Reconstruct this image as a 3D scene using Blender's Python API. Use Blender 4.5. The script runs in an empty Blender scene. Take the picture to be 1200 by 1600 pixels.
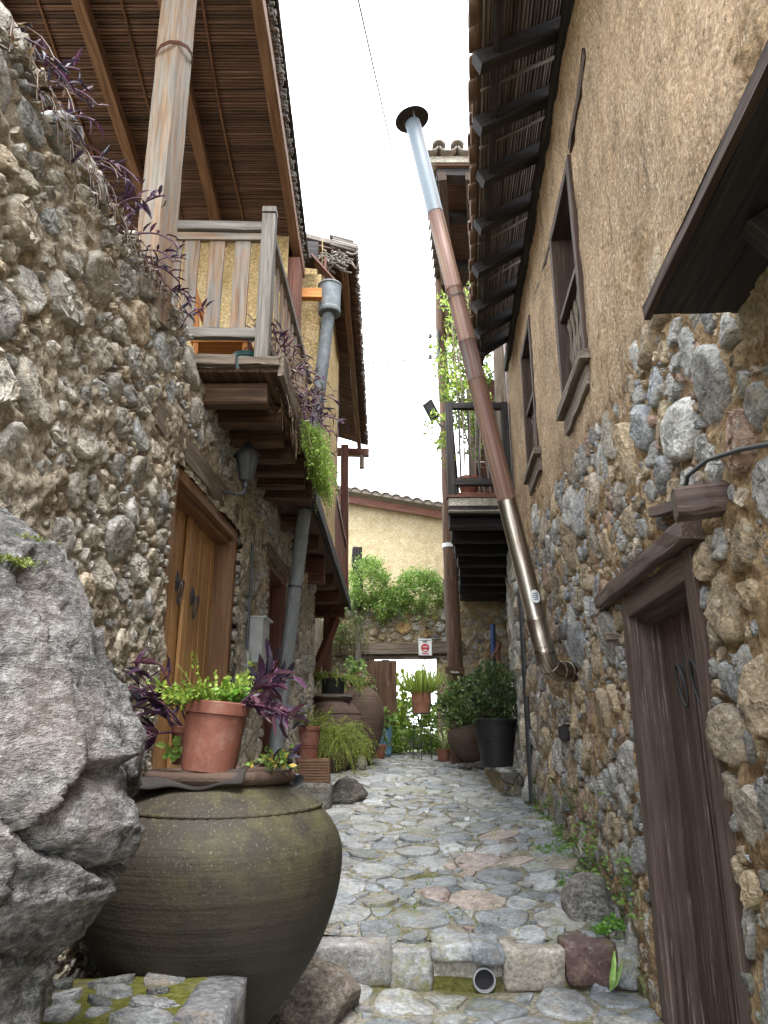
import bpy, math, random
import numpy as np
from mathutils import Vector, Matrix

# ------------------------------------------------------------------ camera, sky, sun, exposure
scene = bpy.context.scene
col = scene.collection
random.seed(7)
PI = math.pi
R = math.radians
PITCH = R(17.3)
FPX = 1130.0                       # focal length in pixels of a 1200 x 1600 picture

cam_d = bpy.data.cameras.new('camera')
cam = bpy.data.objects.new('camera', cam_d)
col.objects.link(cam)
cam_d.sensor_fit = 'HORIZONTAL'
cam_d.sensor_width = 36.0
cam_d.lens = 36.0 * FPX / 1200.0
cam_d.clip_start = 0.05
cam_d.clip_end = 2000.0
cam.location = (0, 0, 0)           # eye level is z = 0, the lower paving lies 1.4 m below
cam.rotation_euler = (PI / 2 + PITCH, 0, 0)
scene.camera = cam

world = bpy.data.worlds.new('World')
scene.world = world
world.use_nodes = True
SUN_EL, SUN_AZ = R(64), R(172)
wn, wl = world.node_tree.nodes, world.node_tree.links
wn.clear()
w_out = wn.new('ShaderNodeOutputWorld')
w_bg = wn.new('ShaderNodeBackground')
w_bg.inputs['Strength'].default_value = 0.13
w_sky = wn.new('ShaderNodeTexSky')
w_sky.sky_type = 'NISHITA'
w_sky.sun_disc = False
w_sky.sun_elevation = SUN_EL
w_sky.sun_rotation = SUN_AZ
w_co = wn.new('ShaderNodeTexCoord')
w_no = wn.new('ShaderNodeTexNoise')
w_no.inputs['Scale'].default_value = 2.2
w_no.inputs['Detail'].default_value = 6
w_ra = wn.new('ShaderNodeValToRGB')
w_ra.color_ramp.elements[0].position = 0.30
w_ra.color_ramp.elements[0].color = (0.80, 0.80, 0.80, 1)
w_ra.color_ramp.elements[1].position = 0.52
w_ra.color_ramp.elements[1].color = (1, 1, 1, 1)
w_mx = wn.new('ShaderNodeMixRGB')
w_mx.inputs['Color2'].default_value = (9.3, 9.9, 10.6, 1)     # bright even cloud
wl.new(w_co.outputs['Generated'], w_no.inputs['Vector'])
wl.new(w_no.outputs['Fac'], w_ra.inputs['Fac'])
wl.new(w_ra.outputs['Color'], w_mx.inputs['Fac'])
wl.new(w_sky.outputs['Color'], w_mx.inputs['Color1'])
wl.new(w_mx.outputs['Color'], w_bg.inputs['Color'])
wl.new(w_bg.outputs['Background'], w_out.inputs['Surface'])

sun_d = bpy.data.lights.new('sun', 'SUN')
sun_d.energy = 1.4
sun_d.angle = R(22)
sun_d.color = (1.0, 0.97, 0.93)
sun = bpy.data.objects.new('sun', sun_d)
col.objects.link(sun)
_sd = Vector((math.sin(SUN_AZ) * math.cos(SUN_EL), math.cos(SUN_AZ) * math.cos(SUN_EL), math.sin(SUN_EL)))
sun.rotation_euler = (-_sd).to_track_quat('-Z', 'Y').to_euler()
sun.location = (0, 0, 30)

vs = scene.view_settings
vs.view_transform = 'Standard'
vs.look = 'None'
vs.gamma = 1.0
vs.use_curve_mapping = False
vs.exposure = 2.2
scene.cycles.max_bounces = 6
scene.cycles.diffuse_bounces = 4

# ------------------------------------------------------------------ small maths
CP, SP = math.cos(PITCH), math.sin(PITCH)


def ray(px, py):
    a, u = px - 600.0, 800.0 - py
    return Vector((a, FPX * CP - u * SP, FPX * SP + u * CP))


def at(px, py, D):
    """the point of the place that lies D metres down the lane in that direction"""
    r = ray(px, py)
    return r * (D / r.y)


def proj(p):
    zc = p[1] * CP + p[2] * SP
    if zc < 0.05:
        return None
    up = -p[1] * SP + p[2] * CP
    return 600 + FPX * p[0] / zc, 800 - FPX * up / zc, zc


def _h(ix, iy, iz, s):
    n = (ix * 374761393 + iy * 668265263 + iz * 1274126177 + s * 974634777) & 0xffffffff
    n = ((n ^ (n >> 13)) * 1274126177) & 0xffffffff
    n = n ^ (n >> 16)
    return (n & 0xffff) / 65535.0


def vnoise(P, seed=0):
    P = np.asarray(P, float)
    I = np.floor(P).astype(np.int64)
    F = P - I
    F = F * F * (3 - 2 * F)
    x, y, z = I[:, 0], I[:, 1], I[:, 2]
    fx, fy, fz = F[:, 0], F[:, 1], F[:, 2]
    out = 0
    for dx in (0, 1):
        for dy in (0, 1):
            for dz in (0, 1):
                w = (fx if dx else 1 - fx) * (fy if dy else 1 - fy) * (fz if dz else 1 - fz)
                out = out + w * _h(x + dx, y + dy, z + dz, seed)
    return out * 2 - 1


def fbm(P, scale=1.0, octv=4, seed=0, gain=0.5):
    P = np.asarray(P, float) * scale
    a, s, o = 0, 1.0, 0
    for k in range(octv):
        o = o + s * vnoise(P, seed + 17 * k)
        a += s
        s *= gain
        P = P * 2.03 + 11.3
    return o / a


def n1(x, y, z=0.0, scale=1.0, octv=3, seed=0):
    return float(fbm(np.array([[x, y, z]]), scale, octv, seed)[0])


def V(*a):
    return Vector(a)


# ------------------------------------------------------------------ objects
_WL = {}


def wloc(o):
    p = Vector((0, 0, 0))
    while o is not None:
        p += o.location
        o = o.parent
    return p


def tag(o, label=None, cat=None, group=None, kind=None):
    if label:
        o['label'] = label
    if cat:
        o['category'] = cat
    if group:
        o['group'] = group
    if kind:
        o['kind'] = kind
    return o


def thing(name, label, cat, loc, group=None):
    o = bpy.data.objects.new(name, None)
    o.empty_display_size = 0.2
    col.objects.link(o)
    o.location = loc
    return tag(o, label, cat, group)


class MB:
    """collects vertices and faces, with grain coordinates and a tint, for one mesh object"""

    def __init__(self):
        self.v, self.f, self.g, self.t, self.sm = [], [], [], [], []

    def add(self, verts, faces, gc=None, tint=(1, 1, 1), smooth=False):
        b = len(self.v)
        self.v.extend([tuple(p) for p in verts])
        self.f.extend([tuple(i + b for i in f) for f in faces])
        self.sm.extend([smooth] * len(faces))
        if gc is None:
            gc = verts
        self.g.extend([tuple(p) for p in gc])
        if len(tint) == len(verts) and not isinstance(tint[0], (int, float)):
            self.t.extend([tuple(c) for c in tint])
        else:
            self.t.extend([tuple(tint)] * len(verts))
        return self

    def build(self, name, m, parent=None, origin=None):
        V_ = np.array(self.v, float)
        if origin is None:
            lo, hi = V_.min(0), V_.max(0)
            origin = ((lo[0] + hi[0]) / 2, (lo[1] + hi[1]) / 2, lo[2])
        me = bpy.data.meshes.new(name)
        me.from_pydata((V_ - np.array(origin)).tolist(), [], self.f)
        me.polygons.foreach_set('use_smooth', self.sm)
        a = me.attributes.new('gc', 'FLOAT_VECTOR', 'POINT')
        a.data.foreach_set('vector', np.array(self.g, float).ravel())
        t = np.ones((len(self.v), 4))
        t[:, :3] = np.array(self.t, float)
        a = me.attributes.new('tint', 'FLOAT_COLOR', 'POINT')
        a.data.foreach_set('color', t.ravel())
        me.materials.append(m)
        o = bpy.data.objects.new(name, me)
        col.objects.link(o)
        if parent is not None:
            o.parent = parent
            o.location = Vector(origin) - wloc(parent)
        else:
            o.location = origin
        return o


def obox(mb, c, A, B, C, seg=1, jit=0.0, ch=0.12, tint=(1, 1, 1), taper=1.0):
    """box with half axes A (grain), B, C about c; chamfered long edges, rings along A"""
    c, A, B, C = Vector(c), Vector(A), Vector(B), Vector(C)
    la, lb, lc = A.length, B.length, C.length
    k = min(lb, lc) * ch * 2
    kb, kc = 1 - k / max(lb, 1e-6) * .5, 1 - k / max(lc, 1e-6) * .5
    sec = [(-kb, -1), (kb, -1), (1, -kc), (1, kc), (kb, 1), (-kb, 1), (-1, kc), (-1, -kc)] if ch > 0 else \
        [(-1, -1), (1, -1), (1, 1), (-1, 1)]
    n = len(sec)
    off = random.uniform(0, 50)
    vs_, gs = [], []
    for i in range(seg + 1):
        s = -1 + 2 * i / seg
        tp = 1 + (taper - 1) * i / seg
        for b, d in sec:
            j = Vector((random.uniform(-1, 1), random.uniform(-1, 1), random.uniform(-1, 1))) * jit
            vs_.append(c + A * s + B * b * tp + C * d * tp + j)
            gs.append((off + la * s, off + lb * b, off * .7 + lc * d))
    fs = []
    for i in range(seg):
        for k2 in range(n):
            a, b = i * n + k2, i * n + (k2 + 1) % n
            fs.append((a, b, b + n, a + n))
    fs.append(tuple(reversed(range(n))))
    fs.append(tuple(seg * n + i for i in range(n)))
    # orientation: make sure outward
    if A.cross(B).dot(C) < 0:
        fs = [tuple(reversed(f)) for f in fs]
    mb.add(vs_, fs, gs, tint)
    return mb


def beam(mb, p0, p1, w, h, up=(0, 0, 1), seg=4, jit=0.0, ch=0.12, tint=(1, 1, 1), taper=1.0):
    p0, p1 = Vector(p0), Vector(p1)
    A = (p1 - p0) / 2
    upv = Vector(up)
    S = A.cross(upv)
    if S.length < 1e-6:
        S = A.cross(Vector((0, 1, 0)))
    S.normalize()
    U = S.cross(A).normalized()
    return obox(mb, (p0 + p1) / 2, A, S * w / 2, U * h / 2, seg, jit, ch, tint, taper)


def tube(mb, pts, rad, n=12, caps=True, tint=(1, 1, 1), smooth=True, jit=0.0):
    pts = [Vector(p) for p in pts]
    if not hasattr(rad, '__len__'):
        rad = [rad] * len(pts)
    T = []
    for i in range(len(pts)):
        a = pts[max(i - 1, 0)]
        b = pts[min(i + 1, len(pts) - 1)]
        T.append((b - a).normalized())
    ref = Vector((0, 0, 1)) if abs(T[0].z) < .9 else Vector((1, 0, 0))
    N = T[0].cross(ref).normalized()
    vs_, gs, d = [], [], 0.0
    off = random.uniform(0, 50)
    for i, p in enumerate(pts):
        if i:
            d += (p - pts[i - 1]).length
        N = (N - T[i] * N.dot(T[i])).normalized()
        B = T[i].cross(N)
        for k in range(n):
            a = 2 * PI * k / n
            r = rad[i] * (1 + random.uniform(-jit, jit))
            vs_.append(p + N * math.cos(a) * r + B * math.sin(a) * r)
            gs.append((off + d, off + math.cos(a) * rad[i], math.sin(a) * rad[i]))
    fs = []
    for i in range(len(pts) - 1):
        for k in range(n):
            a, b = i * n + k, i * n + (k + 1) % n
            fs.append((a, b, b + n, a + n))
    mb.add(vs_, fs, gs, tint, smooth)
    if caps:
        m = len(pts) - 1
        mb.add(vs_[:n], [tuple(reversed(range(n)))], gs[:n], tint)
        mb.add(vs_[m * n:], [tuple(range(n))], gs[m * n:], tint)
    return mb


def lathe(mb, base, prof, n=40, tilt=None, tint=(1, 1, 1), wob=0.0, seed=0):
    base = Vector(base)
    vs_, gs = [], []
    for (r, z) in prof:
        for k in range(n):
            a = 2 * PI * k / n
            rr = r * (1 + wob * math.sin(2 * a + seed) + wob * .6 * math.sin(3 * a + 2 * seed + z * 3))
            p = Vector((rr * math.cos(a), rr * math.sin(a), z))
            if tilt is not None:
                p = tilt @ p
            vs_.append(base + p)
            gs.append((r * math.cos(a), r * math.sin(a), z))
    fs = []
    for i in range(len(prof) - 1):
        for k in range(n):
            a, b = i * n + k, i * n + (k + 1) % n
            fs.append((a, b, b + n, a + n))
    mb.add(vs_, fs, gs, tint, True)
    return mb


def smooth_prof(pts, sub=4):
    """Catmull-Rom through the profile points"""
    out = []
    P = [pts[0]] + list(pts) + [pts[-1]]
    for i in range(1, len(P) - 2):
        for k in range(sub):
            t = k / sub
            q = []
            for c in (0, 1):
                p0, p1, p2, p3 = P[i - 1][c], P[i][c], P[i + 1][c], P[i + 2][c]
                q.append(.5 * (2 * p1 + (p2 - p0) * t + (2 * p0 - 5 * p1 + 4 * p2 - p3) * t * t + (3 * p1 - p0 - 3 * p2 + p3) * t ** 3))
            out.append(tuple(q))
    out.append(tuple(pts[-1]))
    return out


class Frame:
    """a wall plane: u along the wall, v height, h out of the wall"""

    def __init__(self, O, U, N):
        self.O, self.U, self.N = Vector(O), Vector(U).normalized(), Vector(N).normalized()

    def p(self, u, v, h=0.0):
        return self.O + self.U * u + Vector((0, 0, v)) + self.N * h


def fbox(mb, fr, u0, u1, v0, v1, h0, h1, seg=1, jit=0.0, ch=0.1, tint=(1, 1, 1)):
    c = fr.p((u0 + u1) / 2, (v0 + v1) / 2, (h0 + h1) / 2)
    A, B = fr.U * (u1 - u0) / 2, Vector((0, 0, (v1 - v0) / 2))
    C = fr.N * (h1 - h0) / 2
    if B.length > A.length:
        A, B = B, A
    return obox(mb, c, A, B, C, seg, jit, ch, tint)


def one(name, m, parent, fn, *a, **k):
    """one part made by a single builder call"""
    mb = MB()
    fn(mb, *a, **k)
    return mb.build(name, m, parent)


def grid_wall(mb, fr, u0, u1, v0, v1, res, hf, hole=None, smooth=True):
    nu, nv = max(2, int((u1 - u0) / res)), max(2, int((v1 - v0) / res))
    us, vv = np.linspace(u0, u1, nu + 1), np.linspace(v0, v1, nv + 1)
    UU, VV = np.meshgrid(us, vv, indexing='ij')
    uf, vf = UU.ravel(), VV.ravel()
    h = hf(uf, vf)
    O, U, N = np.array(fr.O), np.array(fr.U), np.array(fr.N)
    P = O[None] + uf[:, None] * U[None] + h[:, None] * N[None]
    P[:, 2] += vf
    I, J = np.meshgrid(np.arange(nu), np.arange(nv), indexing='ij')
    a = (I * (nv + 1) + J).ravel()
    cu, cv = ((us[:-1] + us[1:]) / 2)[I.ravel()], ((vv[:-1] + vv[1:]) / 2)[J.ravel()]
    if hole is not None:
        a = a[~hole(cu, cv)]
    Q = np.stack([a, a + nv + 1, a + nv + 2, a + 1], 1)
    if np.dot(np.cross(U, [0, 0, 1]), N) < 0:
        Q = Q[:, ::-1]
    used = np.unique(Q)
    mp = -np.ones(len(P), int)
    mp[used] = np.arange(len(used))
    mb.add(P[used].tolist(), mp[Q].tolist(), None, (1, 1, 1), smooth)
    return mb


# ------------------------------------------------------------------ rubble: stones fitted together by a power diagram
def clip(poly, nx, ny, d):
    """keep the side nx*x + ny*y <= d"""
    out = []
    for i in range(len(poly)):
        a, b = poly[i], poly[(i + 1) % len(poly)]
        da, db = nx * a[0] + ny * a[1] - d, nx * b[0] + ny * b[1] - d
        if da <= 0:
            out.append(a)
        if (da < 0 < db) or (db < 0 < da):
            t = da / (da - db)
            out.append((a[0] + (b[0] - a[0]) * t, a[1] + (b[1] - a[1]) * t))
    return out


def cells(u0, u1, v0, v1, sizes, ok, gap, aspect=1.0, seed=1, pack=.86, loose=(1.0, 1.3), rag=.0):
    """sizes: [(radius lo, hi, tries)]; returns [(cx, cy, r, polygon)]"""
    rg = random.Random(seed)
    X, Y, Q = np.zeros(6000), np.zeros(6000), np.zeros(6000)
    n = 0
    for lo, hi, tries in sizes:
        for _ in range(tries):
            x, y, r = rg.uniform(u0, u1), rg.uniform(v0, v1) * aspect, rg.uniform(lo, hi)
            if not ok(x, y / aspect, r):
                continue
            if n and (np.hypot(X[:n] - x, Y[:n] - y) - pack * (Q[:n] + r)).min() < 0:
                continue
            X[n], Y[n], Q[n] = x, y, r
            n += 1
            if n >= 5999:
                break
    res = []
    for i in range(n):
        x, y, r = X[i], Y[i], Q[i]
        k = rg.choice((8, 9, 10))
        a0, el, ea = rg.uniform(0, 6), rg.uniform(1.0, 1.35), rg.uniform(0, PI)
        poly = []
        for j in range(k):
            a = a0 + 2 * PI * j / k
            rr = r * rg.uniform(*loose)
            px, py = math.cos(a) * rr, math.sin(a) * rr
            cx, sx = math.cos(ea), math.sin(ea)
            qx, qy = (px * cx + py * sx) * el, (-px * sx + py * cx) / el * 1.1
            poly.append((x + qx * cx - qy * sx, y + qx * sx + qy * cx))
        d = np.hypot(X[:n] - x, Y[:n] - y)
        for j in np.argsort(d - Q[:n])[:26]:
            if j == i or d[j] > 3.2 * (r + Q[j]):
                continue
            nx, ny = (X[j] - x) / d[j], (Y[j] - y) / d[j]
            t = (d[j] ** 2 + r * r - Q[j] ** 2) / (2 * d[j])
            poly = clip(poly, nx, ny, nx * x + ny * y + t - gap * rg.uniform(.5, 1.4) / 2)
            if len(poly) < 3:
                break
        if len(poly) < 3:
            continue
        res.append((x, y / aspect, r, [(p[0], p[1] / aspect) for p in poly]))
    return res


def chaikin(poly, q=.22):
    o = []
    for i in range(len(poly)):
        a, b = poly[i], poly[(i + 1) % len(poly)]
        if math.hypot(a[0] - b[0], a[1] - b[1]) < .004:
            o.append(a)
            continue
        o.append((a[0] + (b[0] - a[0]) * q, a[1] + (b[1] - a[1]) * q))
        o.append((a[0] + (b[0] - a[0]) * (1 - q), a[1] + (b[1] - a[1]) * (1 - q)))
    return o


def stone_geo(pos, poly, r, H, rg, rings, deep=.03, bump=.12, smooth=True):
    """pos(u, v, h) -> point; a stone of that outline, rising H out of its bed"""
    q = rg.uniform(.08, .2)
    P = chaikin(poly, q)
    lim = 15
    if r > .085:
        P = chaikin(P, .25)
        lim = 22
        rings = rings[:3] + [(.82, (rings[2][1] + rings[3][1]) / 2), rings[3], (.52, 1.03), (.34, 1.0), (.16, 1.0)]
    while len(P) > lim:
        k = min(range(len(P)), key=lambda i: math.hypot(P[i][0] - P[i - 1][0], P[i][1] - P[i - 1][1]))
        P.pop(k)
    n = len(P)
    cx, cy = sum(p[0] for p in P) / n, sum(p[1] for p in P) / n
    tk = min(.25, 1.3 * H / r)
    tu, tv = rg.uniform(-tk, tk), rg.uniform(-tk, tk)
    ox, oy = rg.uniform(-.2, .2) * r, rg.uniform(-.2, .2) * r
    vs_, fs = [], []
    for (s, hh) in rings:
        for p in P:
            jit = 1 + rg.uniform(-bump, bump) * .35 * (s < .99)
            u, v = cx + ox * (1 - s) + (p[0] - cx) * s * jit, cy + oy * (1 - s) + (p[1] - cy) * s * jit
            h = H * hh + (tu * (u - cx) + tv * (v - cy)) * (hh > 0) + rg.uniform(-1, 1) * H * bump * (hh > .3)
            if hh < 0:
                h = -deep
            vs_.append(pos(u, v, h))
    hc = H * rings[-1][1] * 1.02 + rg.uniform(-1, 1) * H * bump
    vs_.append(pos(cx + ox * .8, cy + oy * .8, hc))
    for i in range(len(rings) - 1):
        for k in range(n):
            a, b = i * n + k, i * n + (k + 1) % n
            fs.append((a, b, b + n, a + n))
    b0 = (len(rings) - 1) * n
    for k in range(n):
        fs.append((b0 + k, b0 + (k + 1) % n, len(vs_) - 1))
    a = (vs_[1] - vs_[0]).cross(vs_[-1] - vs_[0])
    up = pos(cx, cy, 1) - pos(cx, cy, 0)
    area = sum((P[i][0] * P[(i + 1) % n][1] - P[(i + 1) % n][0] * P[i][1]) for i in range(n))
    e = (pos(cx + .1, cy, 0) - pos(cx, cy, 0)).cross(pos(cx, cy + .1, 0) - pos(cx, cy, 0)).dot(up)
    if area * e < 0:
        fs = [tuple(reversed(f)) for f in fs]
    return vs_, fs


WALL_RINGS = [(1.02, -1), (1.0, .45), (.93, .88), (.70, 1.03), (.35, 1.0)]
PAVE_RINGS = [(1.0, -1), (1.0, .55), (.965, .95), (.80, 1.0), (.4, 1.02)]


def lay(cl, pos, m, parent, name, palette, Hf, seed, rings=WALL_RINGS, bump=.14, deep=.03, most=295, tintf=None,
        flat=.35, hidden=None):
    """the stones that show largest become objects of their own, the rest one part"""
    rg = random.Random(seed)
    items = []
    for (x, y, r, poly) in cl:
        p = pos(x, y, 0)
        s = proj(p)
        a = 0.0
        if s and -30 < s[0] < 1230 and -30 < s[1] < 1630 and not (hidden and hidden(s)):
            a = (r / s[2]) * (1 if r > .05 else .6)
        items.append((a, x, y, r, poly))
    items.sort(key=lambda t: -t[0])
    rest = MB()
    for k, (a, x, y, r, poly) in enumerate(items):
        sm = rg.random() > flat
        vs_, fs = stone_geo(pos, poly, r, Hf(rg, r), rg, rings, deep, bump, sm)
        c = rg.choice(palette) if tintf is None else tintf(rg, x, y, r)
        f = rg.uniform(.8, 1.18)
        c = tuple(min(1, q * f) for q in c)
        if k < most and a > 0:
            mb = MB()
            mb.add(vs_, fs, None, c, sm)
            ctr = pos(x, y, 0)
            mb.build(name, m, parent, origin=tuple(ctr))
        else:
            rest.add(vs_, fs, None, c, sm)
    if rest.v:
        o = rest.build('small_' + name + 's', m, parent)
        o['kind'] = 'stuff'


def rock(mb, c, dims, seed, sub=3, amp=.22, sc=1.3, tint=(1, 1, 1), smooth=True, cut=5, flatb=None, rot=None):
    """boulder: an icosphere cut by random planes and roughened by noise"""
    import bmesh
    bm = bmesh.new()
    bmesh.ops.create_icosphere(bm, subdivisions=sub, radius=1.0)
    P = np.array([v.co[:] for v in bm.verts])
    F = [tuple(v.index for v in f.verts) for f in bm.faces]
    bm.free()
    rg = random.Random(seed)
    for _ in range(cut):
        d = Vector((rg.uniform(-1, 1), rg.uniform(-1, 1), rg.uniform(-1, 1))).normalized()
        lim = rg.uniform(.62, .85)
        dn = np.array(d)
        over = np.maximum(P @ dn - lim, 0)
        P = P - over[:, None] * dn[None] * .85
    nrm = P / np.linalg.norm(P, axis=1)[:, None]
    P = P + nrm * (fbm(P, sc, 4, seed) * amp)[:, None]
    P = P * np.array(dims)[None]
    if rot is not None:
        P = P @ np.array(Matrix.Rotation(rot, 3, 'Z')).T
    P = P + np.array(c)[None]
    if flatb is not None:
        P[:, 2] = np.maximum(P[:, 2], flatb)
    mb.add(P.tolist(), F, None, tint, smooth)
    return mb


def block(mb, c, half, seed, axes=None, n=5, amp=.02, rnd=.25, tint=(1, 1, 1)):
    """hewn block: a gridded cube, rounded and roughened"""
    vs_, fs = [], []
    idx = {}
    A = axes or (Vector((1, 0, 0)), Vector((0, 1, 0)), Vector((0, 0, 1)))
    L = np.linspace(-1, 1, n)

    def vid(p):
        k = tuple(round(q, 4) for q in p)
        if k not in idx:
            idx[k] = len(vs_)
            vs_.append(p)
        return idx[k]
    for ax in range(3):
        for s in (-1, 1):
            for i in range(n - 1):
                for j in range(n - 1):
                    q = []
                    for (a, b) in ((L[i], L[j]), (L[i + 1], L[j]), (L[i + 1], L[j + 1]), (L[i], L[j + 1])):
                        p = [0, 0, 0]
                        p[ax] = s
                        p[(ax + 1) % 3] = a
                        p[(ax + 2) % 3] = b
                        q.append(vid(tuple(p)))
                    fs.append(tuple(q) if s > 0 else tuple(reversed(q)))
    P = np.array(vs_, float)
    ln = np.linalg.norm(P, axis=1)[:, None]
    S = P / ln * 1.25
    edge = (np.sort(np.abs(P), axis=1)[:, 1:2]) ** 4
    P = P * (1 - rnd * edge) + S * rnd * edge
    P = P * np.array(half)[None]
    P = P + (P / np.linalg.norm(P, axis=1)[:, None]) * (fbm(P, 5.0, 4, seed) * amp * 2)[:, None]
    W = [Vector(c) + A[0] * p[0] + A[1] * p[1] + A[2] * p[2] for p in P]
    mb.add(W, fs, None, tint, True)
    return mb


# ------------------------------------------------------------------ leaves
def leaf(mb, p, d, n, L, W, tint, bend=.2):
    d = Vector(d).normalized()
    n = Vector(n)
    s = d.cross(n)
    if s.length < 1e-4:
        s = d.cross(Vector((.3, .5, .8)))
    s.normalize()
    n = s.cross(d).normalized()
    p = Vector(p)
    m1, m2, tp = p + d * L * .33 + n * bend * L * .10, p + d * L * .7 - n * bend * L * .12, p + d * L - n * bend * L * .55
    c = n * W * .12
    vs_ = [p, m1 - s * W / 2 + c, m1 - c, m1 + s * W / 2 + c, m2 - s * W * .36 + c, m2 - c, m2 + s * W * .36 + c, tp]
    fs = [(0, 2, 1), (0, 3, 2), (1, 2, 5, 4), (2, 3, 6, 5), (4, 5, 7), (5, 6, 7)]
    mb.add(vs_, fs, None, tint, False)


def quick_leaf(mb, p, d, n, L, W, tint):
    d = Vector(d).normalized()
    s = d.cross(Vector(n))
    if s.length < 1e-4:
        s = d.cross(Vector((.3, .5, .8)))
    s.normalize()
    p = Vector(p)
    mb.add([p, p + d * L * .5 - s * W / 2, p + d * L, p + d * L * .5 + s * W / 2], [(0, 1, 2, 3)], None, tint, False)


def rv(rg, up=0.0):
    while True:
        q = Vector((rg.uniform(-1, 1), rg.uniform(-1, 1), rg.uniform(-1, 1)))
        if .05 < q.length < 1:
            q.normalize()
            q.z += up
            return q.normalized()


def vary(rg, cols):
    c = rg.choice(cols)
    f = rg.uniform(.65, 1.35)
    return (c[0] * f, c[1] * f, c[2] * f)


def bush(mb, c, rad, clumps, per, L, W, cols, seed, up=.4, spread=.3, quick=True, low=-1.0):
    rg = random.Random(seed)
    c = Vector(c)
    for _ in range(clumps):
        q = rv(rg) * rg.uniform(.35, 1.0) ** .6
        if q.z < low:
            q.z = low + rg.uniform(0, .3)
        cc = c + Vector((q.x * rad[0], q.y * rad[1], q.z * rad[2]))
        out = Vector((q.x, q.y, q.z + .2))
        tone = rg.uniform(.75, 1.25)
        for _ in range(per):
            o = rv(rg) * rg.uniform(0, 1) * spread * min(rad)
            d = (out * .7 + rv(rg, up)).normalized()
            t = tuple(k * tone for k in vary(rg, cols))
            s = rg.uniform(.6, 1.3)
            (quick_leaf if quick else leaf)(mb, cc + o, d, rv(rg, .6), L * s, W * s, t)


def strand(mb, p0, d0, length, droop, nl, L, W, cols, rg, stem=.003, quick=True, stint=None):
    stint = stint or tuple(.7 * q for q in cols[0])
    p, d = Vector(p0), Vector(d0).normalized()
    pts = [p.copy()]
    k = max(4, nl // 2)
    for i in range(k):
        d = (d + Vector((rg.uniform(-.2, .2), rg.uniform(-.2, .2), -droop)) * (3.0 / k)).normalized()
        p = p + d * length / k
        pts.append(p.copy())
    tube(mb, pts, [stem] * len(pts), 4, False, stint)
    for j in range(nl):
        t = rg.uniform(.1, 1) * (len(pts) - 1)
        i = min(int(t), len(pts) - 2)
        q = pts[i].lerp(pts[i + 1], t - i)
        dd = ((pts[i + 1] - pts[i]).normalized() * .5 + rv(rg, .2)).normalized()
        (quick_leaf if quick else leaf)(mb, q, dd, rv(rg, .7), L * rg.uniform(.6, 1.2), W * rg.uniform(.7, 1.2), vary(rg, cols))
    return pts


def blades(mb, c, r, n, h, w, cols, rg, lean=.6):
    for _ in range(n):
        a = rg.uniform(0, 2 * PI)
        q = rg.uniform(0, r)
        p = Vector(c) + Vector((math.cos(a) * q, math.sin(a) * q, 0))
        d = Vector((math.cos(a) * lean * rg.uniform(.2, 1.4), math.sin(a) * lean * rg.uniform(.2, 1.4), 1)).normalized()
        leaf(mb, p, d, Vector((-math.cos(a), -math.sin(a), .4)) * -1, h * rg.uniform(.5, 1.1), w, vary(rg, cols), rg.uniform(.3, 1.1))

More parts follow.
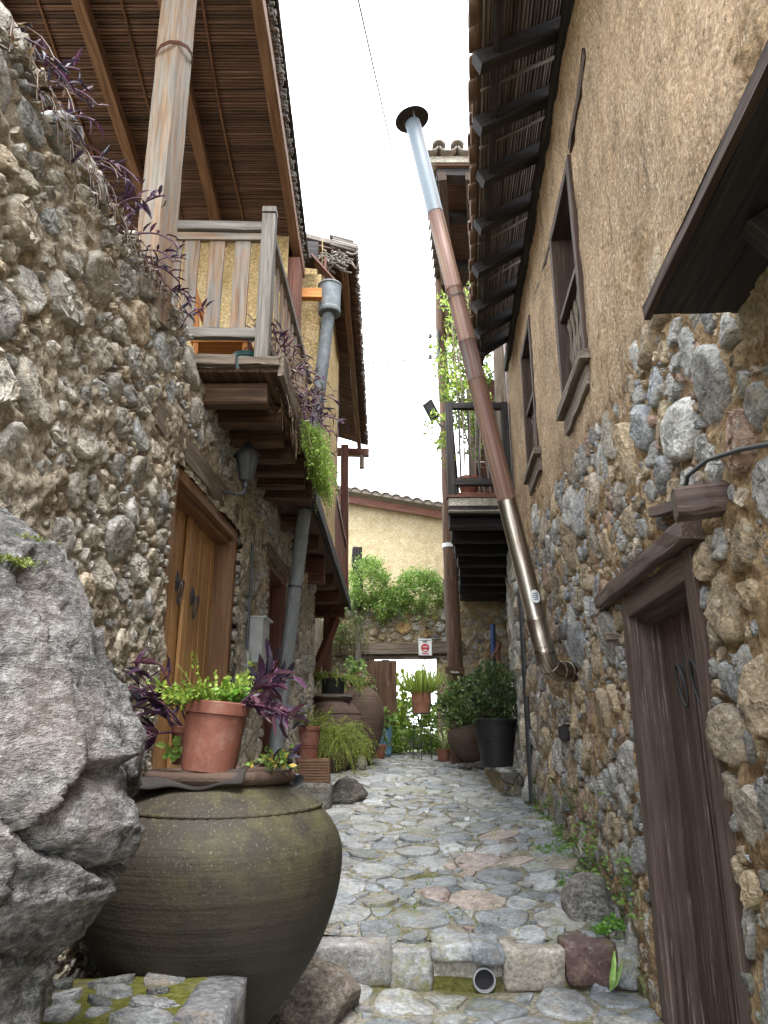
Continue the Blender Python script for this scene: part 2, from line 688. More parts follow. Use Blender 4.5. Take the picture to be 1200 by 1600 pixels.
# ------------------------------------------------------------------ materials (all procedural)
class NT:
    def __init__(self, name):
        self.m = bpy.data.materials.new(name)
        self.m.use_nodes = True
        self.t = self.m.node_tree
        self.n = self.t.nodes
        self.n.clear()
        self.out = self.n.new('ShaderNodeOutputMaterial')
        self.b = self.n.new('ShaderNodeBsdfPrincipled')
        self.t.links.new(self.b.outputs[0], self.out.inputs['Surface'])

    def link(self, a, b):
        self.t.links.new(a, b)

    def pos(self):
        return self.n.new('ShaderNodeNewGeometry').outputs['Position']

    def attr(self, nm, out='Vector'):
        a = self.n.new('ShaderNodeAttribute')
        a.attribute_name = nm
        return a.outputs[out]

    def mapping(self, src, scale=(1, 1, 1), rot=(0, 0, 0)):
        m = self.n.new('ShaderNodeMapping')
        m.inputs['Scale'].default_value = scale
        m.inputs['Rotation'].default_value = rot
        self.link(src, m.inputs['Vector'])
        return m.outputs[0]

    def noise(self, src, scale, detail=4, rough=.55, dist=0.0):
        n = self.n.new('ShaderNodeTexNoise')
        n.inputs['Scale'].default_value = scale
        n.inputs['Detail'].default_value = detail
        n.inputs['Roughness'].default_value = rough
        n.inputs['Distortion'].default_value = dist
        self.link(src, n.inputs['Vector'])
        return n.outputs['Fac']

    def voro(self, src, scale, feat='F1'):
        n = self.n.new('ShaderNodeTexVoronoi')
        n.inputs['Scale'].default_value = scale
        n.feature = feat
        self.link(src, n.inputs['Vector'])
        return n.outputs['Distance']

    def ramp(self, src, stops):
        r = self.n.new('ShaderNodeValToRGB')
        e = r.color_ramp.elements
        while len(e) < len(stops):
            e.new(.5)
        for k, (p, c) in enumerate(stops):
            e[k].position = p
            if not hasattr(c, '__len__'):
                c = (c, c, c)
            e[k].color = (*c, 1)
        self.link(src, r.inputs['Fac'])
        return r.outputs['Color']

    def mix(self, a, b, fac, mode='MIX'):
        m = self.n.new('ShaderNodeMixRGB')
        m.blend_type = mode
        for s, v in ((m.inputs['Fac'], fac), (m.inputs['Color1'], a), (m.inputs['Color2'], b)):
            if isinstance(v, (int, float)):
                s.default_value = v
            elif isinstance(v, tuple):
                s.default_value = (*v, 1)
            else:
                self.link(v, s)
        return m.outputs[0]

    def math(self, op, a, b):
        m = self.n.new('ShaderNodeMath')
        m.operation = op
        for s, v in ((m.inputs[0], a), (m.inputs[1], b)):
            if isinstance(v, (int, float)):
                s.default_value = v
            else:
                self.link(v, s)
        return m.outputs[0]

    def sep(self, src):
        s = self.n.new('ShaderNodeSeparateXYZ')
        self.link(src, s.inputs[0])
        return s.outputs

    def bump(self, h, dist=.01, strength=1.0, prev=None):
        b = self.n.new('ShaderNodeBump')
        b.inputs['Distance'].default_value = dist
        b.inputs['Strength'].default_value = strength
        self.link(h, b.inputs['Height'])
        if prev is not None:
            self.link(prev, b.inputs['Normal'])
        return b.outputs[0]

    def done(self, colr, rough=.8, normal=None, metal=0.0, spec=.4):
        b = self.b
        if isinstance(colr, tuple):
            b.inputs['Base Color'].default_value = (*colr, 1)
        else:
            self.link(colr, b.inputs['Base Color'])
        if isinstance(rough, (int, float)):
            b.inputs['Roughness'].default_value = rough
        else:
            self.link(rough, b.inputs['Roughness'])
        b.inputs['Metallic'].default_value = metal
        b.inputs['Specular IOR Level'].default_value = spec
        if normal is not None:
            self.link(normal, b.inputs['Normal'])
        return self.m


def stone_mat(name, moss=None, wet=False, bumpd=.03, lichen=.5):
    t = NT(name)
    p = t.pos()
    tint = t.attr('tint', 'Color')
    big = t.ramp(t.noise(p, 7, 4, .65), [(.32, .62), (.5, 1.0), (.68, 1.35)])
    fine = t.ramp(t.noise(t.mapping(p, (1, 1, 1.5), (.4, .3, .2)), 34, 5, .8), [(.34, .42), (.5, 1.0), (.64, 1.55)])
    c = t.mix(tint, big, 1.0, 'MULTIPLY')
    c = t.mix(c, fine, .95, 'MULTIPLY')
    warm = t.ramp(t.noise(p, 10, 3, .6), [(.54, 0), (.70, 1)])
    c = t.mix(c, (.34, .25, .15), t.math('MULTIPLY', warm, .4))
    if lichen:
        lk = t.ramp(t.noise(p, 26, 4, .7), [(.58, 0), (.66, 1)])
        c = t.mix(c, (.52, .52, .48), t.math('MULTIPLY', lk, lichen))
    if moss:
        mk = t.ramp(t.noise(p, 5, 5, .65), [(.46, 0), (.58, 1)])
        lo = t.ramp(z_shift(t, t.sep(p)[2], moss[1], moss[0]), [(0, 0), (1, 1)])
        mm = t.math('MULTIPLY', mk, lo)
        c = t.mix(c, (.11, .125, .03), t.math('MULTIPLY', mm, .8))
    if wet:
        a = t.ramp(t.noise(p, 1.3, 4, .6), [(.52, 0), (.62, 1)])
        b = t.ramp(t.noise(p, 17, 4, .75), [(.46, 0), (.58, 1)])
        c = t.mix(c, (.17, .165, .05), t.math('MULTIPLY', t.math('MULTIPLY', a, b), .75))
    h = t.math('ADD', t.noise(p, 13, 5, .7), t.math('MULTIPLY', t.noise(p, 42, 4, .75), .45))
    nb = t.bump(h, bumpd, 1.0)
    if wet:
        ro = t.ramp(t.noise(p, 6, 3, .6), [(.35, .34), (.65, .62)])
    else:
        ro = .85
    return t.done(c, ro, nb, spec=.5 if wet else .25)


def mortar_mat(name, stops, moss=False, bumpd=.02, straw=False, fine=40, mlo=.48):
    t = NT(name)
    p = t.pos()
    c = t.ramp(t.noise(p, 4.0, 5, .65), stops)
    f = t.ramp(t.noise(p, fine, 5, .82), [(.34, .48), (.5, 1.0), (.66, 1.5)])
    c = t.mix(c, f, .9, 'MULTIPLY')
    pe = t.ramp(t.voro(p, 30), [(.0, 1.3), (.35, 1.05), (.75, .72)])
    c = t.mix(c, pe, .6, 'MULTIPLY')
    if moss:
        mk = t.ramp(t.noise(p, 2.6, 5, .7), [(mlo, 0), (mlo + .12, 1)])
        c = t.mix(c, t.ramp(t.noise(p, 30, 3), [(.3, (.07, .08, .014)), (.7, (.165, .16, .04))]), t.math('MULTIPLY', mk, moss))
    if straw:
        run = t.ramp(t.noise(t.mapping(p, (4, 4, .45)), 2.2, 5, .7, .3), [(.34, .60), (.47, 1.0), (.62, 1.06), (.74, 1.25)])
        c = t.mix(c, run, .9, 'MULTIPLY')
        pt = t.ramp(t.noise(p, 1.1, 4, .6), [(.38, .80), (.50, 1.0), (.62, 1.12)])
        c = t.mix(c, pt, 1.0, 'MULTIPLY')
        crk = t.ramp(t.noise(t.mapping(p, (7, 7, 1.0)), 3.0, 6, .75, .8), [(.33, .38), (.38, 1.0)])
        c = t.mix(c, crk, .85, 'MULTIPLY')
        sp = t.ramp(t.noise(t.mapping(p, (1, 1, .55)), 60, 3, .85), [(.57, 0), (.64, 1)])
        c = t.mix(c, (.74, .62, .44), t.math('MULTIPLY', sp, .75))
    h = t.math('ADD', t.noise(p, 15, 5, .75), t.math('MULTIPLY', t.noise(p, fine, 5, .82), .6))
    h = t.math('ADD', h, t.math('MULTIPLY', t.voro(p, 32), -.4))
    if straw:
        h = t.math('ADD', h, crk)
    nb = t.bump(h, bumpd * 1.5, 1.0)
    return t.done(c, .93, nb, spec=.15)


def wood_mat(name, dark, mid, light, weather=None, wamt=0.0, rough=.7, bumpd=.004, gs=(1.3, 26, 26), streak=None, spec=.3):
    t = NT(name)
    g = t.attr('gc')
    m = t.mapping(g, gs)
    gr = t.noise(m, 1.6, 4, .62, .4)
    c = t.ramp(gr, [(.28, dark), (.5, mid), (.74, light)])
    ln = t.ramp(t.noise(t.mapping(g, (.6, 90, 90)), 1.0, 3, .6), [(.30, .55), (.45, 1.0)])
    c = t.mix(c, ln, .7, 'MULTIPLY')
    c = t.mix(c, t.attr('tint', 'Color'), 1.0, 'MULTIPLY')
    if weather:
        p = t.pos()
        w = t.ramp(t.math('ADD', t.noise(t.mapping(g, (1.6, 24, 24)), 1.2, 5, .75), t.math('MULTIPLY', t.noise(p, 2.0, 3), .4)),
                   [(.70 - wamt * .45, 0), (.86 - wamt * .45, 1)])
        c = t.mix(c, t.ramp(gr, [(.3, tuple(k * .55 for k in weather)), (.65, weather)]), w)
    if streak:
        s = t.ramp(t.noise(t.mapping(g, (1.1, 60, 60)), 1.3, 4, .8), [(.57, 0), (.62, 1)])
        s2 = t.ramp(t.noise(t.pos(), 2.3, 4, .6), [(.42, 0), (.6, 1)])
        c = t.mix(c, streak, t.math('MULTIPLY', t.math('MULTIPLY', s, s2), .8))
    nb = t.bump(t.math('ADD', gr, t.math('MULTIPLY', ln, .5)), bumpd, 1.0)
    return t.done(c, rough, nb, spec=spec)


def leaf_mat(name, rough=.45, trans=.3, gain=1.25):
    t = NT(name)
    tint = t.attr('tint', 'Color')
    p = t.pos()
    c = t.mix(tint, t.ramp(t.noise(p, 40, 2), [(.3, 1.05 * gain), (.7, 1.45 * gain)]), 1.0, 'MULTIPLY')
    t.done(c, rough, None, spec=.4)
    tr = t.n.new('ShaderNodeBsdfTranslucent')
    t.link(t.mix(c, (1.3, 1.35, .7), .5, 'MULTIPLY'), tr.inputs['Color'])
    mx = t.n.new('ShaderNodeMixShader')
    mx.inputs[0].default_value = trans
    t.link(t.b.outputs[0], mx.inputs[1])
    t.link(tr.outputs[0], mx.inputs[2])
    t.link(mx.outputs[0], t.out.inputs['Surface'])
    return t.m


def clay_mat(name, base, dust, amt=.4, bumpd=.002, rough=.75, sc=6, bands=0.0, moss=None):
    t = NT(name)
    p, g = t.pos(), t.attr('gc')
    c = t.ramp(t.noise(p, sc, 6, .65), [(.3, tuple(k * .68 for k in base)), (.6, base), (.8, tuple(min(1, k * 1.2) for k in base))])
    d = t.ramp(t.noise(p, sc * 3.1, 5, .7), [(.52, 0), (.72, 1)])
    c = t.mix(c, dust, t.math('MULTIPLY', d, amt))
    h = t.noise(p, 60, 4, .6)
    if bands:
        bn = t.noise(t.mapping(g, (.5, .5, 22)), 1.0, 4, .6)
        c = t.mix(c, t.ramp(bn, [(.35, .55), (.6, 1.1)]), bands, 'MULTIPLY')
        h = t.math('ADD', h, t.math('MULTIPLY', bn, 2.2))
    if moss:
        z = t.sep(p)[2]
        mk = t.ramp(t.math('ADD', t.noise(p, 7, 6, .7), t.math('MULTIPLY', t.sep(p)[0], .25)), [(.30, 0), (.52, 1)])
        up = t.ramp(z_shift(t, z, moss[0], moss[1]), [(0, 0), (1, 1)])
        c = t.mix(c, moss[2], t.math('MULTIPLY', t.math('MULTIPLY', mk, up), .75))
        lk = t.ramp(t.noise(p, 90, 4, .7), [(.60, 0), (.68, 1)])
        c = t.mix(c, (.26, .25, .18), t.math('MULTIPLY', t.math('MULTIPLY', lk, up), .7))
    nb = t.bump(h, bumpd, 1.0)
    return t.done(c, rough, nb, spec=.3)


def z_shift(t, z, z0, z1):
    """0 at height z0, 1 at z1"""
    return t.math('MULTIPLY', t.math('SUBTRACT', z, z0), 1.0 / (z1 - z0))


def metal_mat(name, base, rough, metal, spot=None, samt=.5, sc=9, stretch=(1, 1, 1), bumpd=.001):
    t = NT(name)
    g = t.attr('gc')
    n = t.noise(t.mapping(g, stretch), sc, 6, .65)
    c = t.ramp(n, [(.3, tuple(k * .75 for k in base)), (.7, tuple(min(1, k * 1.15) for k in base))])
    ro = rough
    if spot:
        s = t.ramp(t.noise(t.mapping(g, stretch), sc * .6, 6, .7, .5), [(.5 - samt * .22, 0), (.66 - samt * .22, 1)])
        c = t.mix(c, spot, s)
        ro = t.ramp(s, [(0, rough), (1, min(.9, rough + .25))])
    return t.done(c, ro, t.bump(n, bumpd, 1.0), metal)


def boulder_mat(name):
    """crystalline rock: dark and pale grains, foliated bands, rusty stains"""
    t = NT(name)
    p = t.pos()
    tint = t.attr('tint', 'Color')
    q = t.mapping(p, (1.0, 1.0, 2.4), (.5, .75, .2))
    c = t.mix(tint, t.ramp(t.noise(q, 2.2, 5, .7, .3), [(.34, .55), (.5, 1.0), (.66, 1.5)]), 1.0, 'MULTIPLY')
    c = t.mix(c, t.ramp(t.noise(q, 13, 5, .8, .1), [(.36, .40), (.5, .95), (.64, 1.7)]), .95, 'MULTIPLY')
    c = t.mix(c, t.ramp(t.noise(p, 42, 5, .85), [(.38, .45), (.5, 1.0), (.62, 1.7)]), .9, 'MULTIPLY')
    pink = t.ramp(t.noise(p, 2.0, 4, .6), [(.50, 0), (.62, 1)])
    c = t.mix(c, (.34, .25, .215), t.math('MULTIPLY', pink, .35))
    lk = t.ramp(t.noise(p, 19, 5, .75), [(.57, 0), (.63, 1)])
    c = t.mix(c, (.55, .55, .52), t.math('MULTIPLY', lk, .5))
    ms = t.ramp(t.noise(p, 3.1, 5, .7), [(.62, 0), (.68, 1)])
    c = t.mix(c, (.13, .135, .05), t.math('MULTIPLY', ms, .35))
    h = t.math('ADD', t.noise(q, 13, 5, .8, .1), t.math('MULTIPLY', t.noise(p, 42, 5, .85), .5))
    return t.done(c, .7, t.bump(h, .07, 1.0), spec=.35)


M = {}
M['stone_left'] = stone_mat('stone_left', lichen=.35)
M['stone_right'] = stone_mat('stone_right', moss=(-1.2, -.35), lichen=.5)
M['stone_dim'] = stone_mat('stone_dim', lichen=.2)
M['paving'] = stone_mat('paving', wet=True, bumpd=.005, lichen=.35)
M['boulder'] = boulder_mat('boulder')
M['mortar_left'] = mortar_mat('mortar_left', [(.3, (.38, .31, .22)), (.5, (.54, .46, .35)), (.7, (.64, .57, .46))], bumpd=.03)
M['mortar_right'] = mortar_mat('mortar_right', [(.3, (.28, .18, .095)), (.5, (.45, .31, .175)), (.7, (.56, .42, .26))], bumpd=.03)
M['mortar_far'] = mortar_mat('mortar_far', [(.3, (.26, .20, .12)), (.5, (.44, .34, .21)), (.7, (.54, .43, .28))])
M['grout'] = mortar_mat('grout', [(.3, (.20, .18, .13)), (.5, (.29, .265, .205)), (.7, (.37, .345, .28))], moss=.8, bumpd=.014, mlo=.50)
M['plaster'] = mortar_mat('plaster', [(.3, (.29, .195, .112)), (.5, (.38, .265, .16)), (.72, (.45, .33, .215))], straw=True, bumpd=.018, fine=44)
M['plaster_far'] = mortar_mat('plaster_far', [(.3, (.33, .265, .155)), (.5, (.40, .33, .205)), (.7, (.45, .385, .26))], bumpd=.003)
M['plaster_left'] = mortar_mat('plaster_left', [(.3, (.40, .28, .13)), (.5, (.52, .38, .19)), (.7, (.58, .45, .27))], bumpd=.012)
M['grout_moss'] = mortar_mat('grout_moss', [(.3, (.10, .09, .06)), (.5, (.18, .165, .11)), (.7, (.26, .24, .16))], moss=1.0, bumpd=.02, mlo=.36)
M['earth'] = mortar_mat('earth', [(.3, (.10, .085, .05)), (.5, (.16, .14, .085)), (.7, (.22, .19, .12))], moss=.8)
M['concrete'] = mortar_mat('concrete', [(.3, (.25, .23, .19)), (.5, (.36, .33, .28)), (.7, (.45, .42, .36))], bumpd=.008)

M['door_oak'] = wood_mat('door_oak', (.24, .115, .040), (.38, .205, .08), (.47, .275, .12), rough=.42, bumpd=.0015, spec=.4)
M['door_frame'] = wood_mat('door_frame', (.11, .052, .025), (.195, .10, .048), (.275, .155, .078), rough=.4, bumpd=.002)
M['wood_roof'] = wood_mat('wood_roof', (.07, .035, .02), (.15, .077, .043), (.25, .145, .088), rough=.65, bumpd=.003)
M['wood_red'] = wood_mat('wood_red', (.055, .02, .013), (.12, .045, .028), (.20, .085, .052), rough=.6, bumpd=.003)
M['wood_dark'] = wood_mat('wood_dark', (.022, .013, .009), (.05, .029, .020), (.095, .058, .04), rough=.7, bumpd=.004)
M['wood_black'] = wood_mat('wood_black', (.012, .0105, .0105), (.026, .0225, .0225), (.056, .049, .046), rough=.75, bumpd=.004)
M['wood_brown'] = wood_mat('wood_brown', (.048, .030, .025), (.092, .060, .050), (.15, .104, .088), rough=.5, bumpd=.004, streak=(.36, .29, .24))
M['wood_grey'] = wood_mat('wood_grey', (.08, .07, .058), (.17, .152, .132), (.28, .26, .235), rough=.85, bumpd=.006)
M['wood_worn'] = wood_mat('wood_worn', (.13, .075, .042), (.22, .135, .08), (.31, .205, .13), weather=(.24, .215, .185), wamt=.20, rough=.8, bumpd=.005)
M['wood_post'] = wood_mat('wood_post', (.13, .075, .042), (.215, .13, .075), (.30, .20, .125), weather=(.25, .215, .175), wamt=.20, rough=.75, bumpd=.005)
M['wood_old'] = wood_mat('wood_old', (.07, .052, .038), (.16, .125, .095), (.28, .235, .19), rough=.88, bumpd=.008)
M['wood_joist'] = wood_mat('wood_joist', (.042, .022, .013), (.095, .052, .031), (.18, .112, .07), rough=.75, bumpd=.005)
M['reed'] = wood_mat('reed', (.05, .026, .019), (.095, .05, .036), (.16, .095, .068), rough=.6, bumpd=.002)
M['reed_pale'] = wood_mat('reed_pale', (.055, .042, .034), (.115, .09, .072), (.20, .162, .13), rough=.7, bumpd=.002)
M['reed_grey'] = wood_mat('reed_grey', (.08, .07, .06), (.17, .15, .13), (.30, .27, .24), rough=.8, bumpd=.003)

M['tile'] = clay_mat('tile', (.16, .095, .06), (.10, .10, .08), .6, bumpd=.006)
M['tile_grey'] = clay_mat('tile_grey', (.15, .125, .105), (.28, .26, .21), .6, bumpd=.006)
M['jar'] = clay_mat('jar', (.044, .036, .027), (.024, .021, .017), .6, bumpd=.003, sc=2.6, bands=.35, rough=.7,
                    moss=(-.75, -.32, (.085, .08, .032)))
M['jar_brown'] = clay_mat('jar_brown', (.105, .068, .05), (.07, .052, .04), .5, bumpd=.005, bands=.5, rough=.75)
M['terracotta'] = clay_mat('terracotta', (.235, .09, .062), (.33, .21, .165), .55, bumpd=.002, rough=.65, sc=3.5)
M['terracotta_old'] = clay_mat('terracotta_old', (.38, .17, .10), (.46, .33, .24), .5, bumpd=.002)
M['pot_dark'] = clay_mat('pot_dark', (.020, .020, .022), (.05, .048, .045), .4, bumpd=.001, rough=.5)
M['pot_green'] = clay_mat('pot_green', (.012, .06, .05), (.03, .08, .07), .4, bumpd=.001, rough=.5)
M['pot_blue'] = clay_mat('pot_blue', (.10, .20, .30), (.2, .3, .35), .4, bumpd=.001, rough=.5)
M['brick'] = clay_mat('brick', (.22, .12, .075), (.16, .14, .08), .7, bumpd=.004)
M['soil'] = clay_mat('soil', (.035, .024, .016), (.06, .045, .03), .5, bumpd=.02, rough=.95)
M['leaf'] = leaf_mat('leaf')
M['leaf_purple'] = leaf_mat('leaf_purple', .42, .1, .54)
M['iron'] = metal_mat('iron', (.07, .07, .072), .5, .5)
M['iron_grey'] = metal_mat('iron_grey', (.10, .11, .12), .5, .7)
M['galv'] = metal_mat('galv', (.19, .215, .235), .55, .35, (.145, .16, .165), .5, 14)
M['galv_dull'] = metal_mat('galv_dull', (.30, .325, .33), .6, .2, (.21, .225, .225), .6, 7, (.5, 3, 3))
M['steel'] = metal_mat('steel', (.42, .38, .32), .33, 1.0, (.17, .115, .08), .35, 5, (.25, 6, 6))
M['rust'] = metal_mat('rust', (.115, .05, .035), .5, .15, (.19, .125, .08), .2, 2.2, (.35, 26, 26))
M['galv_dark'] = metal_mat('galv_dark', (.085, .105, .12), .55, .3, (.12, .06, .042), -.35, 1.6, (.3, 14, 14))
M['rust_mix'] = metal_mat('rust_mix', (.13, .14, .135), .5, .3, (.11, .05, .036), .6, 2.2, (.3, 16, 16))
M['box_grey'] = metal_mat('box_grey', (.42, .44, .43), .5, .1, (.34, .35, .34), .4)
M['sheet_dark'] = metal_mat('sheet_dark', (.03, .026, .024), .7, .2, (.045, .038, .033), .5, 6, (1, 8, 8))
M['white'] = NT('white').done((.75, .76, .76), .5)
M['red'] = NT('red').done((.45, .03, .04), .5)
M['ink'] = NT('ink').done((.03, .03, .035), .6)
M['cable'] = NT('cable').done((.045, .048, .052), .5)
M['rubber_grey'] = NT('rubber_grey').done((.30, .31, .32), .5)
M['glass_dark'] = NT('glass_dark').done((.10, .11, .11), .25)
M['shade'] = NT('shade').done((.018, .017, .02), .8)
M['orange_wood'] = wood_mat('orange_wood', (.35, .12, .03), (.48, .19, .05), (.55, .26, .08))
M['blue_paint'] = clay_mat('blue_paint', (.05, .09, .22), (.10, .12, .2), .4)

# ------------------------------------------------------------------ the lane
def zg(D):
    """height of the lane's paving D metres down the lane"""
    if D < 4.85:
        return -1.42 + .006 * (D - 1)
    if D < 15.3:
        return -1.187 + .085 * (D - 4.85)
    return -.30


FL = Frame((-1.51, 0, 0), (.045, 1, 0), (1, -.045, 0))     # left wall
FR = Frame((1.15, 0, 0), (.076, 1, 0), (-1, .076, 0))       # right wall
F2 = Frame((.312, 0, 0), (.155, 1, 0), (-1, .155, 0))       # wall of the far right house
FF = Frame((0, 16.0, 0), (1, 0, 0), (0, -1, 0))             # courtyard wall across the end


def lx(D):
    return -1.51 + .045 * D


def rx(D):
    return 1.15 + .076 * D


mb = MB()
ds = [-60, -5, 0, 4.84, 4.9, 7, 9, 11, 13, 15.3, 18, 26, 60, 200, 900]
zs = [-1.6, -1.55, -1.5, -1.48, -1.26] + [zg(d) - .07 for d in (7, 9, 11, 13, 15.3)] + [-.40, -.40, -.45, -.5, -.6]
xs = [-900, -60, -12, -4, -1.5, 1.5, 4, 12, 60, 900]
vv_, ff_ = [], []
for d, z in zip(ds, zs):
    for x in xs:
        vv_.append((x, d, z))
n = len(xs)
for i in range(len(ds) - 1):
    for j in range(n - 1):
        a = i * n + j
        ff_.append((a, a + 1, a + n + 1, a + n))
mb.add(vv_, ff_)
tag(mb.build('ground', M['earth']), kind='structure')


def lane_sheet(name, d0, d1, zf, res, seed, x0=None, x1=None, amp=.012):
    nx, nd = int(4.4 / res), int((d1 - d0) / res)
    xs, dd = np.linspace(-1.75, 2.75, nx + 1), np.linspace(d0, d1, nd + 1)
    XX, DD = np.meshgrid(xs, dd, indexing='ij')
    P = np.stack([XX.ravel(), DD.ravel(), np.zeros(XX.size)], 1)
    P[:, 2] = np.array([zf(d) for d in P[:, 1]]) + fbm(P, 7, 3, seed) * amp + crown(P[:, 0], P[:, 1])
    I, J = np.meshgrid(np.arange(nx), np.arange(nd), indexing='ij')
    a = (I * (nd + 1) + J).ravel()
    Q = np.stack([a, a + nd + 1, a + nd + 2, a + 1], 1)
    b = MB()
    b.add(P.tolist(), Q.tolist(), None, (1, 1, 1), True)
    return tag(b.build(name, M['grout']), kind='structure')


def crown(x, d):
    """slow waves of the paving and its rise towards the right wall"""
    m = np if isinstance(x, np.ndarray) else math
    w = .014 * m.sin(1.9 * x + .7 * d) + .012 * m.sin(1.3 * d - 2.2 * x + 1.0) + .007 * m.sin(4.1 * x + 3.3 * d)
    if m is np:
        return w + np.clip((x - .8) / .9, 0, 1) * .07 * np.clip((d - 4.85) * 2, 0, 1) * np.clip((9.0 - d) / 1.2, 0, 1)
    return w + min(1, max(0, (x - .8) / .9)) * .07 * min(1, max(0, (d - 4.85) * 2)) * min(1, max(0, (9.0 - d) / 1.2))


path = lane_sheet('path', 5.0, 15.6, zg, .06, 3)
lower = lane_sheet('lower_path', .6, 4.98, lambda d: zg(min(d, 4.84)), .07, 4)

GREYS = [(.22, .235, .245), (.19, .205, .215), (.26, .268, .27), (.155, .168, .178), (.24, .235, .22), (.29, .298, .30)]
REDS = [(.28, .22, .195), (.235, .175, .155), (.31, .25, .21)]


def pave_tint(rg, x, d, r):
    k = math.exp(-((x - .95 - .05 * (d - 6)) / .42) ** 2 - ((d - 6.7) / 1.2) ** 2)
    if rg.random() < k * .55:
        return rg.choice(REDS)
    return rg.choice(GREYS)


def pave_ok(x, d, r):
    if 10.1 < d < 12.4 and x + r > 1.58:
        return False
    if x - r < lx(min(d, 10.6)) or x + r * .6 > (rx(d) if d < 9.6 else 2.6):
        return False
    if (d < 5.6 and x < -.35) or d - r < 4.97:
        return False
    return True


cl = cells(-1.35, 2.1, 5.03, 15.2, [(.16, .22, 420), (.10, .145, 2400), (.06, .085, 5000), (.03, .045, 6000)], pave_ok, .012,
           aspect=.9, seed=21, pack=.84, loose=(.95, 1.45))
lay(cl, lambda u, v, h: V(u, v, zg(v) + crown(u, v) + h), M['paving'], path, 'paving_stone', GREYS,
    lambda rg, r: rg.uniform(.006, .016), 31, PAVE_RINGS, bump=.12, deep=.03, tintf=pave_tint, flat=.5)
cl = cells(-.75, 1.5, 2.6, 4.72, [(.14, .2, 400), (.09, .13, 600), (.04, .08, 1200)],
           lambda x, d, r: x + r < rx(d) - .02 and not (x < -.35 and d < 4.3), .035, seed=22, pack=.86, loose=(1.1, 1.35))
lay(cl, lambda u, v, h: V(u, v, zg(v) + crown(u, v) + h), M['paving'], lower, 'paving_stone', GREYS,
    lambda rg, r: rg.uniform(.008, .018), 32, PAVE_RINGS, bump=.10)

# the step across the lane: one hewn stone after another
kerbs = [(-.66, -.42, .235, (.19, .18, .17)), (-.41, .03, .235, (.25, .245, .24)), (.045, .27, .235, (.25, .25, .25)),
         (.285, .52, .09, (.30, .31, .31)), (.53, .69, .10, (.23, .25, .27)),
         (.72, 1.07, .235, (.31, .28, .235)), (1.08, 1.35, .235, (.105, .06, .055)), (1.37, 1.53, .22, (.24, .25, .26))]
step = MB()
fbox(step, Frame((0, 4.93, 0), (1, 0, 0), (0, -1, 0)), -1.4, 1.56, -1.5, -1.20, -.08, .055, 16, .008, .1)
step = tag(step.build('step', M['concrete'], None), kind='structure')
for i, (x0, x1, hh, c) in enumerate(kerbs):
    top = -1.172 + .012 * math.sin(i * 2.3)
    one('kerb_stone', M['paving'], step, block, ((x0 + x1) / 2, 4.97 + .012 * math.sin(i * 3.1), top - hh / 2),
        ((x1 - x0) / 2 + .012, .15, hh / 2), 40 + i, None, 10, .026, .28, c)
mb = MB()
tube(mb, [(.585, 4.83, -1.352), (.585, 5.2, -1.347)], [.066, .066], 20, False)
tube(mb, [(.585, 4.832, -1.352), (.585, 5.2, -1.347)], [.057, .057], 20, False)
lathe(mb, (0, 0, 0), [(.057, 0), (.066, 0)], 20, Matrix.Identity(3))
k = len(mb.v)
for j in range(k - 40, k):
    p = mb.v[j]
    mb.v[j] = (.585 + p[0], 4.83, -1.352 + p[1])
dpo = mb.build('drain_pipe', M['rubber_grey'], step)
mb = MB()
tube(mb, [(.585, 4.860, -1.352), (.585, 4.90, -1.352)], [.0565, .0565], 20, True)
mb.build('pipe_dark', M['shade'], step)

# rocks round the foot of the walls
def rock_thing(name, label, cat, c, dims, seed, tint, m='boulder', **k):
    b = MB()
    rock(b, c, dims, seed, tint=tint, **k)
    return tag(b.build(name, M[m]), label, cat)


rock_thing('rock', 'grey wedge-shaped rock on the paving against the foot of the right wall', 'rock',
           (1.40, 5.42, -1.08), (.20, .28, .19), 15, (.32, .30, .27), sub=4, amp=.2, cut=9)
rock_thing('rock', 'brown rounded rock beside the foot of the big jar below the step', 'rock',
           (-.42, 4.38, -1.33), (.33, .30, .20), 8, (.27, .225, .18), sub=4, amp=.14)
rock_thing('rock', 'small tan rock in front of the foot of the big jar', 'rock',
           (-.62, 3.38, -1.22), (.14, .10, .13), 9, (.36, .27, .19), sub=3, amp=.14)

# mossy slab of masonry in front of the jar
mb = MB()
block(mb, (-1.0, 2.92, -1.14), (.46, .24, .27), 77, None, 14, .012, .12, (.10, .105, .075))
slab = tag(mb.build('mossy_slab', M['grout_moss']), 'mossy stone slab with pale set stones below the big jar', 'stone slab')
cl = cells(-1.4, -.78, 2.73, 3.12, [(.07, .10, 300), (.04, .06, 500)], lambda x, d, r: True, .05, seed=23, aspect=1.3, pack=.95)
lay(cl, lambda u, v, h: V(u, v, -.876 + h), M['stone_dim'], slab, 'set_stone', [(.13, .135, .135), (.17, .175, .18), (.24, .25, .255), (.10, .105, .105)], lambda rg, r: rg.uniform(.012, .02), 33,
    PAVE_RINGS, bump=.1)
one('end_stone', M['stone_dim'], slab, block, (-.60, 2.93, -1.13), (.085, .22, .272), 78, None, 8, .008, .12, (.13, .13, .135))

